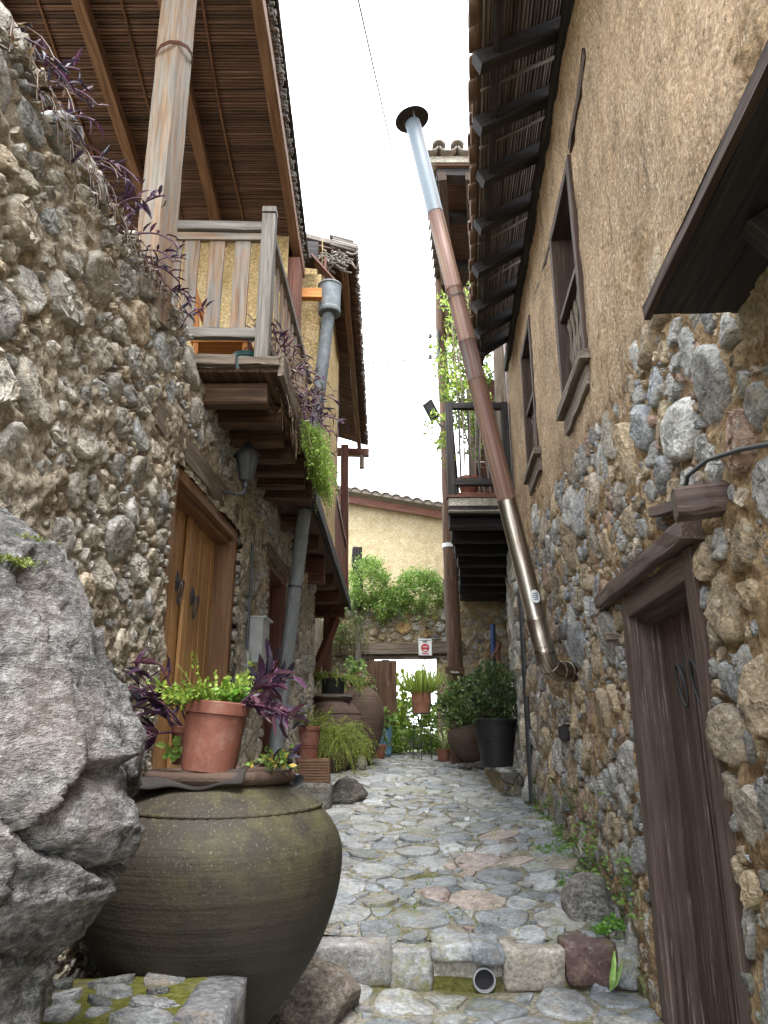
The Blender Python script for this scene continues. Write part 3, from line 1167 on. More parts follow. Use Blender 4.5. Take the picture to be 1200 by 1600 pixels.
# the great boulder against the left wall
prof = [(-1.45, -.98), (-1.1, -.97), (-.80, -.95), (-.715, -.92), (-.628, -.82), (-.553, -.82), (-.446, -.70), (-.40, -.67), (-.33, -.62),
        (-.204, -.60), (-.05, -.65), (.093, -.73), (.30, -.85), (.497, -.975), (.62, -1.10), (.67, -1.25)]
prz, prx = [p[0] for p in prof], [p[1] for p in prof]
NZ, NA = 210, 260
P = []
for i in range(NZ):
    z = -1.45 + 2.12 * i / (NZ - 1)
    xr = float(np.interp(z, prz, prx))
    cx, cy = -1.5, 1.98 + .10 * (z + .4)
    k = 1.0 if z < .2 else math.sqrt(max(.02, 1 - ((z - .2) / .50) ** 2))
    for j in range(NA):
        a = 2 * PI * j / NA
        ca, sa = math.cos(a), math.sin(a)
        e = 1.35
        q = (abs(ca) ** (2 * e / 1.6) + abs(sa) ** (2 * e / 1.6)) ** (-.8 / e)
        P.append((cx + (xr - cx) * q * ca, cy + .58 * (.55 + .45 * k) * q * sa, z))
P.append((-1.5, 2.0, .69))
P = np.array(P)
ctr = np.array([-1.5, 1.98, -.3])
d = (P - ctr)
d /= np.linalg.norm(d, axis=1)[:, None]
# broken faces: each face of the rock is a tilted plane, sharp where two meet
rgb = np.random.default_rng(12)
Sx = rgb.uniform((-2.0, 1.2, -1.5), (-.5, 2.7, .8), (46, 3))
Gx = rgb.normal(0, .42, (46, 3))
wob = np.stack([fbm(P, 3.5, 3, 70 + q) for q in range(3)], 1) * .12
D2 = np.stack([np.linalg.norm((P + wob - s_) * np.array([1, 1, .7]), axis=1) for s_ in Sx], 1)
ix = D2.argmin(1)
fac = ((P - Sx[ix]) * Gx[ix]).sum(1)
bil = np.abs(fbm(P, 2.6, 3, 61))
st1 = (P @ np.array([.55, .25, .8])) * 4.3 + fbm(P, 2.2, 3, 66) * 1.1
st2 = (P @ np.array([-.6, .3, .55])) * 7.0 + fbm(P, 3.0, 3, 67) * 1.2
ledge = (st1 - np.floor(st1)) * .028 + (st2 - np.floor(st2)) * .014
P = P + d * (np.clip(fac, -.12, .12) * .42 + ledge * .8 + bil * .06 + fbm(P, 12, 4, 62) * .022 + fbm(P, 34, 3, 63, .7) * .012 - .035)[:, None]
crk = np.exp(-((P[:, 2] - (.16 - 1.15 * (P[:, 0] + 1.08)) + .07 * fbm(P, 5, 3, 64)) / .018) ** 2) * (P[:, 2] < .42)
P = P - d * (crk * .06)[:, None]
ff_ = []
for i in range(NZ - 1):
    for j in range(NA):
        a, b = i * NA + j, i * NA + (j + 1) % NA
        ff_.append((a, b, b + NA, a + NA))
for j in range(NA):
    ff_.append(((NZ - 1) * NA + j, (NZ - 1) * NA + (j + 1) % NA, len(P) - 1))
mb = MB()
mb.add(P.tolist(), ff_, None, (.245, .24, .235), True)
bould = tag(mb.build('boulder', M['boulder']), 'huge rough grey boulder leaning on the stone wall before the big jar', 'boulder')
mb = MB()
rg = random.Random(3)
for (px, py, D) in ((12, 872, 1.85), (40, 842, 2.0)):
    c = at(px, py, D)
    for _ in range(500):
        q = V(rg.gauss(0, .03), rg.gauss(0, .03), 0)
        quick_leaf(mb, c + q + V(0, 0, -.01), rv(rg, .8), rv(rg), .012, .006, vary(rg, [(.10, .13, .03), (.14, .16, .04)]))
o = mb.build('moss', M['leaf'], bould)
o['kind'] = 'stuff'

# ------------------------------------------------------------------ helper for doors
def ring_knocker(parent, fr, u, v, h, s=1.0):
    b = MB()
    pl = [(.0, .014), (.012, .016), (.026, .010), (.030, .003), (.031, 0)]
    base = fr.p(u, v, h)
    # oval rosette with a pointed top
    vs_, fs = [], []
    n = 20
    rings = [(1.0, .0), (.95, .006), (.7, .010), (.45, .016), (.2, .026)]
    for (k, hh) in rings:
        for j in range(n):
            a = 2 * PI * j / n
            ex = .036 * math.cos(a) * k * (1 + .08 * math.cos(6 * a))
            ey = .066 * math.sin(a) * k * (1.25 if math.sin(a) > .8 else 1)
            vs_.append(fr.p(u + ex * s, v + ey * s, h + hh * s))
    vs_.append(fr.p(u, v, h + .03 * s))
    for i in range(len(rings) - 1):
        for j in range(n):
            a, c = i * n + j, i * n + (j + 1) % n
            fs.append((a, c, c + n, a + n))
    for j in range(n):
        fs.append(((len(rings) - 1) * n + j, (len(rings) - 1) * n + (j + 1) % n, len(vs_) - 1))
    if fr.U.cross(V(0, 0, 1)).dot(fr.N) < 0:
        fs = [tuple(reversed(f)) for f in fs]
    b.add(vs_, fs, None, (1, 1, 1), True)
    kn = b.build('knocker', M['iron'], parent)
    b = MB()
    pts = []
    for j in range(17):
        a = PI / 2 + 2 * PI * j / 16
        pts.append(fr.p(u + .042 * s * math.cos(a), v - .075 * s + .085 * s * math.sin(a), h + (.034 + .012 * math.sin(a)) * s))
    tube(b, pts, .0065 * s, 8, False)
    b.build('knocker_ring', M['iron'], parent)


def nails(parent, fr, us, vs__, h, m='iron', r=.009):
    for v in vs__:
        for u in us:
            b = MB()
            vs_ = [fr.p(u + r * math.cos(2 * PI * j / 8), v + r * math.sin(2 * PI * j / 8), h) for j in range(8)] + [fr.p(u, v, h + .006)]
            fs = [(j, (j + 1) % 8, 8) for j in range(8)]
            if fr.U.cross(V(0, 0, 1)).dot(fr.N) < 0:
                fs = [tuple(reversed(f)) for f in fs]
            b.add(vs_, fs, None, (1, 1, 1), True)
            b.build('nail', M[m], parent)


STONES_L = [(.41, .38, .325), (.37, .345, .30), (.45, .40, .32), (.36, .365, .355), (.46, .385, .285), (.42, .405, .375), (.32, .31, .29),
            (.45, .425, .38), (.40, .36, .29)]
STONES_R = [(.28, .285, .29), (.34, .33, .305), (.39, .305, .20), (.25, .245, .24), (.39, .375, .345), (.30, .205, .155), (.35, .29, .22), (.32, .31, .285),
            (.41, .33, .215), (.37, .29, .195), (.29, .255, .21)]

# ------------------------------------------------------------------ near left house: stone wall, terrace, balcony, roof
house_a = thing('stone_house', 'rubble stone house with a timber balcony and oak double door behind the big jar', 'house', (-2.6, 4.0, -1.5))
DA0, DA1, DAT, DAB = 4.24, 5.90, 1.66, -1.12            # oak door opening
DB0, DB1, DBT, DBB = 7.15, 8.15, 1.72, -1.0             # narrow brown door


def left_hole(u, v):
    u, v = np.asarray(u), np.asarray(v)
    return ((u > DA0) & (u < DA1) & (v > DAB) & (v < DAT)) | ((u > DB0) & (u < DB1) & (v > DBB) & (v < DBT)) | \
        (v > 2.52 + .07 * np.sin(u * 7.1) + .05 * np.sin(u * 17.3))


def left_h(u, v):
    P = np.stack([u, v, 0 * u], 1)
    h = .034 + fbm(P, 2.2, 3, 11) * .035 - np.abs(fbm(P, 8, 3, 12)) * .045 + fbm(P, 22, 3, 13, .65) * .035
    top = np.clip((v - 2.35) / .2, 0, 1)
    return h - top * .06


mb = MB()
grid_wall(mb, FL, 1.2, 6.6, -1.0, 2.64, .021, left_h, left_hole)
grid_wall(mb, FL, 6.6, 10.5, -1.2, 2.64, .034, left_h, left_hole)
grid_wall(mb, FL, .2, 1.2, -1.6, 2.64, .05, left_h, left_hole)
grid_wall(mb, FL, 1.2, 6.6, -1.6, -1.0, .05, left_h, left_hole)
wall_a = mb.build('wall', M['mortar_left'], house_a)
mb = MB()
fbox(mb, FL, -3, 10.45, -1.6, 2.42, -6, -.28, 1, 0, 0)
mb.build('wall_body', M['mortar_left'], house_a)
mb = MB()
grid_wall(mb, Frame((-1.5, 0, 2.5), (.045, 1, 0), (1, 0, 0)), .3, 10.4, -.01, .0, .3, lambda u, v: -.02 + 0 * u)


def la_ok(u, v, r):
    if v + r * .5 > 2.60 or v < -1.4:
        return False
    for (a, b, c, d) in ((DA0, DA1, DAB, DAT + .22), (DB0, DB1, DBB, DBT + .14)):
        if a - r * .95 < u < b + r * .95 and c < v < d + r * .9:
            return False
    if 3.7 < u < 7.1 and 1.66 - r < v < 1.92 + r:
        return False
    return True


cl = cells(.8, 10.4, -1.35, 2.55, [(.13, .19, 170), (.09, .12, 900), (.055, .085, 7000), (.030, .05, 16000), (.018, .028, 14000)], la_ok, .03,
           aspect=1.12, seed=41, pack=.92, loose=(.8, 1.35))
print('left stones', len(cl))
lay(cl, lambda u, v, h: FL.p(u, v, h + .004), M['stone_left'], wall_a, 'stone', STONES_L, lambda rg, r: min(.056, r * rg.uniform(.02, .18) + .030), 42, bump=.16, flat=.3,
    hidden=lambda s: s[0] < 200 and s[1] > 900)

# terrace edge stones and slab top
mb = MB()
vs_, fs = [], []
for i in range(60):
    u = .3 + 10.1 * i / 59
    for h in (-.05, -2.0):
        vs_.append(FL.p(u, 2.47 + .02 * math.sin(u * 9), h))
for i in range(59):
    fs.append((i * 2, i * 2 + 2, i * 2 + 3, i * 2 + 1))
mb.add(vs_, [tuple(reversed(f)) for f in fs])
mb.build('terrace', M['earth'], house_a)

# timber lintel over the oak door
mb = MB()
fbox(mb, FL, 3.80, 6.95, 1.70, 1.88, -.16, .035, 14, .006, .1)
mb.build('lintel', M['wood_old'], house_a)

# oak double door
hd = -.15
mb = MB()
fbox(mb, FL, DA0, DA0 + .085, DAB, DAT, -.28, .012, 3, .001)
fbox(mb, FL, DA1 - .085, DA1, DAB, DAT, -.28, .012, 3, .001)
fbox(mb, FL, DA0 + .087, DA1 - .087, DAT - .085, DAT, -.28, .010, 3, .001)
fbox(mb, FL, DA0 + .087, DA1 - .087, DAT - .125, DAT - .087, -.28, -.04, 3, .001)
door_a = mb.build('door', M['door_frame'], house_a)
u0, u1 = DA0 + .087, DA1 - .087
um = (u0 + u1) / 2
npl = 7
for s, (a, b) in enumerate(((u0, um - .004), (um + .004, u1))):
    w = (b - a) / npl
    for k in range(npl):
        wide = .0
        mb = MB()
        fbox(mb, FL, a + k * w + .003, a + (k + 1) * w - .003, DAB, DAT - .127, hd - .05, hd + .004 * ((k * 7 + s) % 3), 4, .0006, .16)
        mb.build('plank', M['door_oak'], door_a)
mb = MB()
fbox(mb, FL, um - .055, um + .02, DAB, DAT - .13, hd + .010, hd + .034, 4, .0006, .2)
mb.build('cover_strip', M['door_oak'], door_a)
ring_knocker(door_a, FL, um - .17, 1.02, hd + .012, .95)
ring_knocker(door_a, FL, um + .19, .98, hd + .012, .95)
w = (um - u0) / npl
for base in (u0, um):
    nails(door_a, FL, [base + w * (k + .5) for k in range(1, 6)], (-.28, 1.18), hd + .010)

# narrow brown door
mb = MB()
fbox(mb, FL, DB0, DB0 + .08, DBB, DBT, -.25, .03, 3, .001)
fbox(mb, FL, DB1 - .08, DB1, DBB, DBT, -.25, .03, 3, .001)
fbox(mb, FL, DB0 + .082, DB1 - .082, DBT - .08, DBT, -.25, .028, 3, .001)
door_b = mb.build('door', M['wood_red'], house_a)
for k in range(5):
    w = (DB1 - DB0 - .17) / 5
    one('plank', M['wood_red'], door_b, fbox, FL, DB0 + .084 + k * w, DB0 + .081 + (k + 1) * w, DBB, DBT - .082, -.18, -.13 + .003 * (k % 2), 4, .0006, .12)
one('lintel', M['wood_old'], house_a, fbox, FL, DB0 - .2, DB1 + .25, DBT + .004, DBT + .13, -.2, .05, 6, .004)
# dark jamb at the end of the ground floor
mb = MB()
fbox(mb, FL, 10.46, 10.58, -1.0, 1.75, -.3, .03, 4, .003)
mb.build('end_post', M['wood_red'], house_a)

# electricity box
mb = MB()
fbox(mb, FL, 6.34, 6.62, .62, 1.0, .0, .17, 1, 0, .06)
box = mb.build('meter_box', M['box_grey'], house_a)
mb = MB()
fbox(mb, FL, 6.33, 6.65, 1.0, 1.016, -.0, .195, 1, 0, .1)
mb.build('lid', M['box_grey'], box)
one('conduit_box', M['box_grey'], box, fbox, FL, 6.2, 6.28, .58, .70, 0, .09, 1, 0, .1)
one('catch', M['iron'], box, fbox, FL, 6.45, 6.5, .78, .83, .172, .185, 1, 0, .1)
mb = MB()
tube(mb, [FL.p(6.24, .70, .06), FL.p(6.24, .9, .06), FL.p(6.26, 1.2, .06), FL.p(6.24, 1.66, .06)], .012, 6)
mb.build('conduit', M['iron_grey'], box)

# ------------------------------------------------------------------ balcony of the near left house
BZ = 2.50
bx0, by0, bx1, by1 = -.74, 4.46, -.70, 6.95           # outer edge of the balcony floor
mb = MB()
beam(mb, (-1.46, by0 - .012, BZ - .02), (-1.02, by0 - .012, BZ - .025), .05, .075, seg=5, jit=.004)
beam(mb, (-1.0, by0 - .008, BZ - .03), (bx0 + .02, by0 - .008, BZ - .03), .05, .06, seg=4, jit=.006)
beam(mb, (bx0 + .03, by0, BZ - .045), (bx1 + .03, by1, BZ - .045), .035, .17, seg=8, jit=.004)
balc = mb.build('balcony', M['wood_old'], house_a)
for k in range(5):
    x = -1.40 + .155 * k
    one('floorboard', M['wood_joist'], balc, beam, (x, by0 + .02, BZ - .075), (x + .06, by1, BZ - .075), .148, .035, seg=5, jit=.002)
jd = [4.66, 5.02, 5.38, 5.74, 6.08, 6.42, 6.78]
for k, d in enumerate(jd):
    o = .06 * math.sin(k * 2.1)
    one('joist', M['wood_joist'], balc, beam, (lx(d) - .2, d, BZ - .185), (bx0 - .08 + o * .5 + .02 * k, d + .01, BZ - .185), .125, .165, seg=4, jit=.005, ch=.25)
# rails
rx0, rx1 = -.855, -.80
cp = V(rx0, 4.53, 0)
one('corner_post', M['wood_grey'], balc, beam, (rx0, 4.52, BZ - .02), (rx0, 4.52, BZ + 1.22), .098, .098, up=(0, 1, 0), seg=6, jit=.002, ch=.06)
one('post_cap', M['wood_grey'], balc, beam, (rx0, 4.52, BZ + 1.235), (rx0, 4.52, BZ + 1.28), .105, .105, up=(0, 1, 0), seg=1, ch=.1)
one('top_rail', M['wood_grey'], balc, beam, (-1.62, 4.52, BZ + 1.135), (rx0 - .052, 4.52, BZ + 1.12), .075, .075, seg=6, jit=.002)
one('under_rail', M['wood_worn'], balc, beam, (-1.62, 4.53, BZ + 1.055), (rx0 - .052, 4.53, BZ + 1.042), .045, .06, seg=6, jit=.002)
one('bottom_rail', M['wood_grey'], balc, beam, (-1.50, 4.52, BZ + .235), (rx0 - .052, 4.52, BZ + .225), .06, .075, seg=6, jit=.003)
for x in (-1.55, -1.42, -1.235, -1.045):
    one('baluster', M['wood_worn'], balc, beam, (x, 4.535, BZ + .27), (x, 4.535, BZ + 1.02), .022, .112, up=(1, 0, 0), seg=5, jit=.002, ch=.08)
one('top_rail', M['wood_grey'], balc, beam, (rx0, 4.575, BZ + 1.10), (rx1, 6.9, BZ + 1.10), .075, .07, seg=8, jit=.002)
one('bottom_rail', M['wood_grey'], balc, beam, (rx0, 4.575, BZ + .22), (rx1, 6.9, BZ + .22), .06, .07, seg=8, jit=.002)
for k in range(11):
    d = 4.74 + .205 * k
    x = rx0 + (rx1 - rx0) * (d - 4.52) / 2.4
    one('baluster', M['wood_worn'], balc, beam, (x, d, BZ + .257), (x, d, BZ + 1.063), .022, .075, up=(0, 1, 0), seg=5, jit=.002, ch=.08)

# big post carrying the roof
one('roof_post', M['wood_post'], house_a, beam, (-1.37, 3.70, 2.3), (-1.43, 3.74, 5.55), .165, .165, up=(.35, 1, 0), seg=14, jit=.004, ch=.07)
mb = MB()
for k in range(3):
    pts = [V(-1.405, 3.72, 4.33 + .012 * k) + V(math.cos(a) * .118, math.sin(a) * .118, .03 * math.cos(a)) for a in np.linspace(0, 2 * PI, 13)]
    tube(mb, pts, .004, 4, False)
mb.build('tie_wire', M['wood_red'], house_a)


# ------------------------------------------------------------------ roof of the near left house (falls away down the lane)
def rz(D):
    return 5.5 - .185 * (D - 4.2)


mb = MB()
beam(mb, (-3.05, 1.2, rz(1.2) + .22), (-3.05, 7.02, rz(7.02) + .22), 4.15, .05, seg=4)
roof_a = mb.build('roof', M['tile_grey'], house_a)
for x in (-1.03, -1.66, -2.33, -3.0, -3.7, -4.4):
    dx = -.03 if x < -1.2 else .03
    one('rafter', M['wood_roof'], roof_a, beam, (x, 1.3, rz(1.3)), (x + dx * 3, 6.98, rz(6.98)), .095, .13, seg=10, jit=.004, ch=.1)
for x in (-1.36, -2.0, -2.66, -3.35, -4.05):
    mb = MB()
    pts = [V(x + .015 * math.sin(d * 2.1) - .02 * d, d, rz(d) + .078) for d in np.linspace(1.3, 6.95, 24)]
    tube(mb, pts, .012, 6)
    mb.build('batten', M['wood_roof'], roof_a)
mb = MB()
rg = random.Random(5)
d = 1.25
while d < 6.98:
    r = rg.uniform(.011, .016)
    x = -.93 + rg.uniform(-.02, .03)
    pts, rr = [], []
    while x > -5.0:
        pts.append(V(x, d + rg.uniform(-.003, .003), rz(d) + .105 + rg.uniform(-.004, .004)))
        rr.append(r * rg.uniform(.85, 1.15))
        x -= rg.uniform(.25, .45)
    k = rg.uniform(.55, 1.35)
    tube(mb, pts, rr, 6, True, (k, k, k))
    d += r * 1.95
tag(mb.build('reed_matting', M['reed'], roof_a), kind='stuff')
mb = MB()
rg = random.Random(6)
d = 1.25
while d < 7.0:
    for lay_k in range(4):
        r = rg.uniform(.010, .016)
        tube(mb, [V(-.90 + rg.uniform(-.03, .03), d, rz(d) + .125 + .022 * lay_k), V(-1.2, d, rz(d) + .125 + .022 * lay_k)], r, 5, True)
    d += rg.uniform(.022, .034)
tag(mb.build('reed_edge', M['reed_grey'], roof_a), kind='stuff')
for k in range(17):
    d = 1.4 + .33 * k
    mb = MB()
    vs_, fs = [], []
    for i in range(2):
        dd = d + (.40 if i else 0)
        for j in range(8):
            a = PI * j / 7
            vs_.append(V(-.97 + .10 * math.cos(a), dd, rz(dd) + .235 + .075 * math.sin(a) + (.02 if i == 0 else 0)))
    for j in range(7):
        fs.append((j, j + 1, 8 + j + 1, 8 + j))
    mb.add(vs_, fs, None, (1, 1, 1), True)
    o = mb.build('roof_tile', M['tile_grey'], roof_a)
    sm = o.modifiers.new('thick', 'SOLIDIFY')
    sm.thickness = .016
one('end_block', M['wood_roof'], roof_a, beam, (-1.25, 6.93, rz(6.95) - .10), (-.93, 6.93, rz(6.95) - .10), .09, .08, seg=2, jit=.003)

# ochre back wall of the terrace
mb = MB()
grid_wall(mb, Frame((0, 6.55, 0), (1, 0, 0), (0, -1, 0)), -5.2, -1.02, 2.45, 5.2, .06, lambda u, v: fbm(np.stack([u, v, 0 * u], 1), 3, 3, 9) * .02)
mb.build('back_wall', M['plaster_left'], house_a)
mb = MB()
beam(mb, (-3.1, 6.85, 3.8), (-1.06, 6.85, 3.8), .5, 2.6, seg=1, ch=0)
mb.build('back_wall_body', M['plaster_left'], house_a)
one('side_post', M['wood_red'], house_a, beam, (-.965, 6.72, 2.45), (-.965, 6.72, 4.9), .13, .30, up=(0, 1, 0), seg=5, jit=.004)
one('wall_beam', M['orange_wood'], house_a, beam, (-1.30, 6.98, 4.72), (-.70, 7.02, 4.74), .09, .12, seg=3, jit=.003)
one('gutter', M['wood_black'], house_a, beam, (-1.45, 7.12, 5.40), (-.77, 7.16, 5.36), .20, .24, seg=2, jit=.004)
mb = MB()
beam(mb, (-.84, 7.12, 5.30), (-.56, 7.14, 4.96), .16, .02, seg=2)
mb.build('flashing', M['wood_red'], house_a)

# ------------------------------------------------------------------ jettied timber house further up on the left
house_b = thing('timber_house', 'jettied timber house with ochre upper wall standing on joists past the stone house', 'house', (-1.6, 10.0, -1.0))
JX = -.745
mb = MB()
grid_wall(mb, Frame((JX - .10, 0, 0), (.014, 1, 0), (1, -.014, 0)), 7.32, 10.0, 2.42, 5.75, .06, lambda u, v: fbm(np.stack([u, v, 0 * u], 1), 3, 3, 19) * .018)
grid_wall(mb, Frame((0, 7.32, 0), (1, 0, 0), (0, -1, 0)), -1.6, JX, 2.42, 5.22, .08, lambda u, v: fbm(np.stack([u, v, 0 * u], 1), 3, 3, 18) * .01)
mb.build('wall', M['plaster_left'], house_b)
mb = MB()
beam(mb, (-1.9, 7.4, 4.0), (-1.9, 9.95, 4.0), 2.2, 3.1, seg=1, ch=0)
mb.build('wall_body', M['plaster_left'], house_b)
mb = MB()
beam(mb, (-2.9, 10.0, 4.0), (-2.9, 13.4, 4.0), 2.2, 3.1, seg=1, ch=0)
mb.build('inner_wall', M['plaster_left'], house_b)
# jetty floor
mb = MB()
beam(mb, (JX + .03, 7.0, 2.36), (JX + .10, 13.55, 2.36), .05, .16, seg=10, jit=.004)
jet = mb.build('jetty', M['wood_black'], house_b)
for k in range(5):
    x = -1.42 + .145 * k
    one('floorboard', M['wood_joist'], jet, beam, (x, 7.0, 2.345), (x + .08, 13.5, 2.345), .14, .035, seg=6, jit=.003)
for k, (d, w, h, o) in enumerate(((7.62, .15, .15, -.10), (8.5, .17, .17, -.02), (9.55, .30, .34, -.03), (10.7, .18, .2, .02), (11.9, .2, .2, .03), (13.2, .22, .22, .05))):
    one('joist', M['wood_red'] if k in (2, 4, 5) else M['wood_joist'], jet, beam, (-1.7, d, 2.32 - h / 2), (JX + o - .03, d + .01, 2.32 - h / 2), w, h, seg=4, jit=.006, ch=.3 if k == 0 else .12)
one('porch_post', M['wood_red'], house_b, beam, (-.98, 12.7, zg(12.7) - .05), (-.98, 12.7, 2.1), .16, .16, up=(0, 1, 0), seg=5, jit=.004)
one('brace', M['wood_red'], house_b, beam, (-1.18, 12.2, .95), (-.83, 12.6, 1.98), .12, .12, seg=4, jit=.004)
# ground-floor back of the porch
mb = MB()
grid_wall(mb, Frame((-1.62, 0, 0), (.02, 1, 0), (1, -.02, 0)), 10.5, 16.2, -1.0, 2.35, .08, lambda u, v: fbm(np.stack([u, v, 0 * u], 1), 3, 3, 29) * .05)
mb.build('porch_wall', M['mortar_left'], house_b)
# veranda post and rails
one('veranda_post', M['wood_red'], house_b, beam, (-.735, 13.25, 2.40), (-.775, 13.25, 5.5), .15, .15, up=(0, 1, 0), seg=8, jit=.004)
one('top_rail', M['wood_red'], house_b, beam, (-.735, 10.02, 3.45), (-.735, 13.2, 3.45), .07, .07, seg=6, jit=.003)
one('bottom_rail', M['wood_red'], house_b, beam, (-.735, 10.02, 2.62), (-.735, 13.2, 2.62), .06, .06, seg=6, jit=.003)
for k in range(14):
    d = 10.2 + .215 * k
    one('baluster', M['wood_red'], house_b, beam, (-.735, d, 2.65), (-.735, d, 3.42), .025, .05, up=(0, 1, 0), seg=2)
one('corner_post', M['wood_red'], house_b, beam, (-.735, 10.06, 2.40), (-.735, 10.06, 5.5), .08, .10, up=(0, 1, 0), seg=6, jit=.003)
one('corner_post', M['wood_red'], house_b, beam, (JX + .045, 7.42, 2.42), (JX + .045, 7.42, 5.5), .03, .10, up=(0, 1, 0), seg=6, jit=.003)


# roof: eave along the lane
def r2z(x):
    return 5.62 - .30 * (x + .40)


mb = MB()
nA = V(.30, 0, 1).normalized()
c = V(-1.6, 10.6, r2z(-1.6) + .20)
obox(mb, c, V(0, 3.0, 0), V(1.18, 0, -.354), nA * .03, 4, 0, .1)
roof_b = mb.build('roof', M['tile_grey'], house_b)
for x in (-.50, -.98):
    one('purlin', M['wood_roof'], roof_b, beam, (x, 7.55, r2z(x) - .02), (x, 13.62, r2z(x) - .02), .08, .11, seg=10, jit=.004)
mb = MB()
rg = random.Random(8)
d = 7.55
while d < 13.6:
    r = rg.uniform(.012, .018)
    e = -.36 + rg.uniform(-.03, .03)
    k = rg.uniform(.55, 1.4)
    tube(mb, [V(e, d, r2z(e) + .055), V(-.8, d, r2z(-.8) + .055), V(-1.9, d, r2z(-1.9) + .055)], r, 5, True, (k, k, k))
    d += r * 1.9
tag(mb.build('reed_matting', M['reed'], roof_b), kind='stuff')
mb = MB()
d = 7.5
while d < 13.65:
    for q in range(5):
        r = rg.uniform(.014, .022)
        e = -.34 + rg.uniform(-.035, .03)
        tube(mb, [V(e, d + rg.uniform(-.01, .01), r2z(e) + .085 + .03 * q), V(e - .3, d, r2z(e - .3) + .085 + .03 * q)], r, 5, True)
    d += rg.uniform(.03, .045)
tag(mb.build('reed_edge', M['reed_grey'], roof_b), kind='stuff')
one('end_beam', M['wood_red'], roof_b, beam, (-1.9, 13.5, 5.50), (-.30, 13.5, 5.44), .15, .15, seg=4, jit=.005)
one('rafter_end', M['wood_old'], roof_b, beam, (-.44, 13.45, 5.10), (-.44, 13.48, 5.42), .09, .09, up=(0, 1, 0), seg=2, jit=.004)
# bundle of reeds stuffed in the near end of the roof
mb = MB()
for _ in range(70):
    p = V(rg.uniform(-.80, -.42), rg.uniform(7.38, 7.5), rg.uniform(5.42, 5.62))
    q = p + V(rg.uniform(-.12, .16), rg.uniform(-.06, .1), rg.uniform(-.10, .06))
    m_ = (p + q) / 2 + V(0, 0, rg.uniform(-.03, .05))
    tube(mb, [p, m_, q], rg.uniform(.008, .016), 5, True)
tag(mb.build('reed_bundle', M['reed_grey'], roof_b), kind='stuff')

# ------------------------------------------------------------------ right house: rubble below, straw plaster above
house_r = thing('plastered_house', 'house with rubble base and straw-flecked ochre plaster, weathered brown double door', 'house', (2.6, 5.0, -1.5))
RD0, RD1, RDT, RDB = 3.08, 4.36, .80, -1.42


def plaster_edge(u):
    return 2.02 + .20 * np.sin(u * 1.15 + .3) * .5 + .07 * np.sin(u * 4.3) + .04 * np.sin(u * 11.0) + .08 * np.clip(u - 6.5, 0, 3)


def r_hole(u, v):
    return ((u > RD0) & (u < RD1) & (v > RDB) & (v < RDT)) | (v > 2.62)


mb = MB()
grid_wall(mb, FR, .4, 9.7, -1.6, 2.7, .026,
          lambda u, v: .034 + fbm(np.stack([u, v, 0 * u], 1), 2.0, 3, 51) * .035 - np.abs(fbm(np.stack([u, v, 0 * u], 1), 9, 3, 52)) * .05 + fbm(np.stack([u, v, 0 * u], 1), 22, 3, 53, .65) * .03, r_hole)
wall_r = mb.build('wall', M['mortar_right'], house_r)
mb = MB()
fbox(mb, FR, -3, 9.62, -1.6, 5.3, -5, -.30, 1, 0, 0)
# end wall of the house
mb.build('wall_body', M['mortar_right'], house_r)


def ra_ok(u, v, r):
    if v - r * .2 > float(plaster_edge(u)) + .03 or (u < 2.9 and v > 1.7):
        return False
    if RD0 - r * .95 < u < RD1 + r * .95 and v < RDT + .16 + r:
        return False
    if 2.6 < u < 4.7 and RDT - r < v < RDT + .15 + r:
        return False
    if 6.0 < u < 6.45 and .35 < v < .72:
        return False
    if 6.55 < u < 7.25 and -.05 < v < .95:
        return r < .05 and not (6.75 < u < 7.15 and .35 < v < .8)
    return True


cl = cells(.6, 9.6, -1.4, 2.35, [(.14, .20, 110), (.09, .13, 900), (.055, .085, 7000), (.03, .05, 14000), (.018, .028, 11000)], ra_ok, .03,
           aspect=.92, seed=51, pack=.92, loose=(.75, 1.35))
print('right stones', len(cl))
lay(cl, lambda u, v, h: FR.p(u, v, h + .004), M['stone_right'], wall_r, 'stone', STONES_R, lambda rg, r: min(.062, r * rg.uniform(.04, .26) + .030), 52, bump=.17, flat=.35)

WN = [(4.58, 5.52, 2.60, 4.32), (7.10, 7.95, 2.90, 4.50)]


def pl_hole(u, v):
    h = v < plaster_edge(u)
    for (a, b, c, d) in WN:
        h = h | ((u > a) & (u < b) & (v > c) & (v < d))
    return h


def pl_h(u, v):
    P = np.stack([u, v, 0 * u], 1)
    e = np.clip((v - plaster_edge(u)) / .10, 0, 1)
    return .045 * e + fbm(P, 1.2, 3, 55) * .03 + fbm(P, 9, 3, 56) * .012 - fbm(np.stack([u * 9, v * 1.2, 0 * u], 1), 1.6, 4, 57) * .010


mb = MB()
grid_wall(mb, FR, .4, 9.68, 1.75, 5.36, .036, pl_h, pl_hole)
mb.build('plaster', M['plaster'], house_r)
# end corner: squared stones turning the corner towards the far right house
mb = MB()
rg = random.Random(12)
z = -1.2
for k in range(13):
    h = rg.uniform(.2, .34)
    c = FR.p(9.62 + rg.uniform(-.03, .03), z + h / 2, -.06 + rg.uniform(-.03, .03))
    one('corner_stone', M['stone_right'], house_r, block, c, (.14, rg.uniform(.12, .2), h / 2 - .012), 300 + k, None, 5, .015, .3, rg.choice(STONES_R))
    z += h
one('corner_timber', M['wood_old'], house_r, beam, FR.p(9.66, 2.6, .0), FR.p(9.66, 5.3, -.02), .12, .14, up=(0, 1, 0), seg=6, jit=.01)

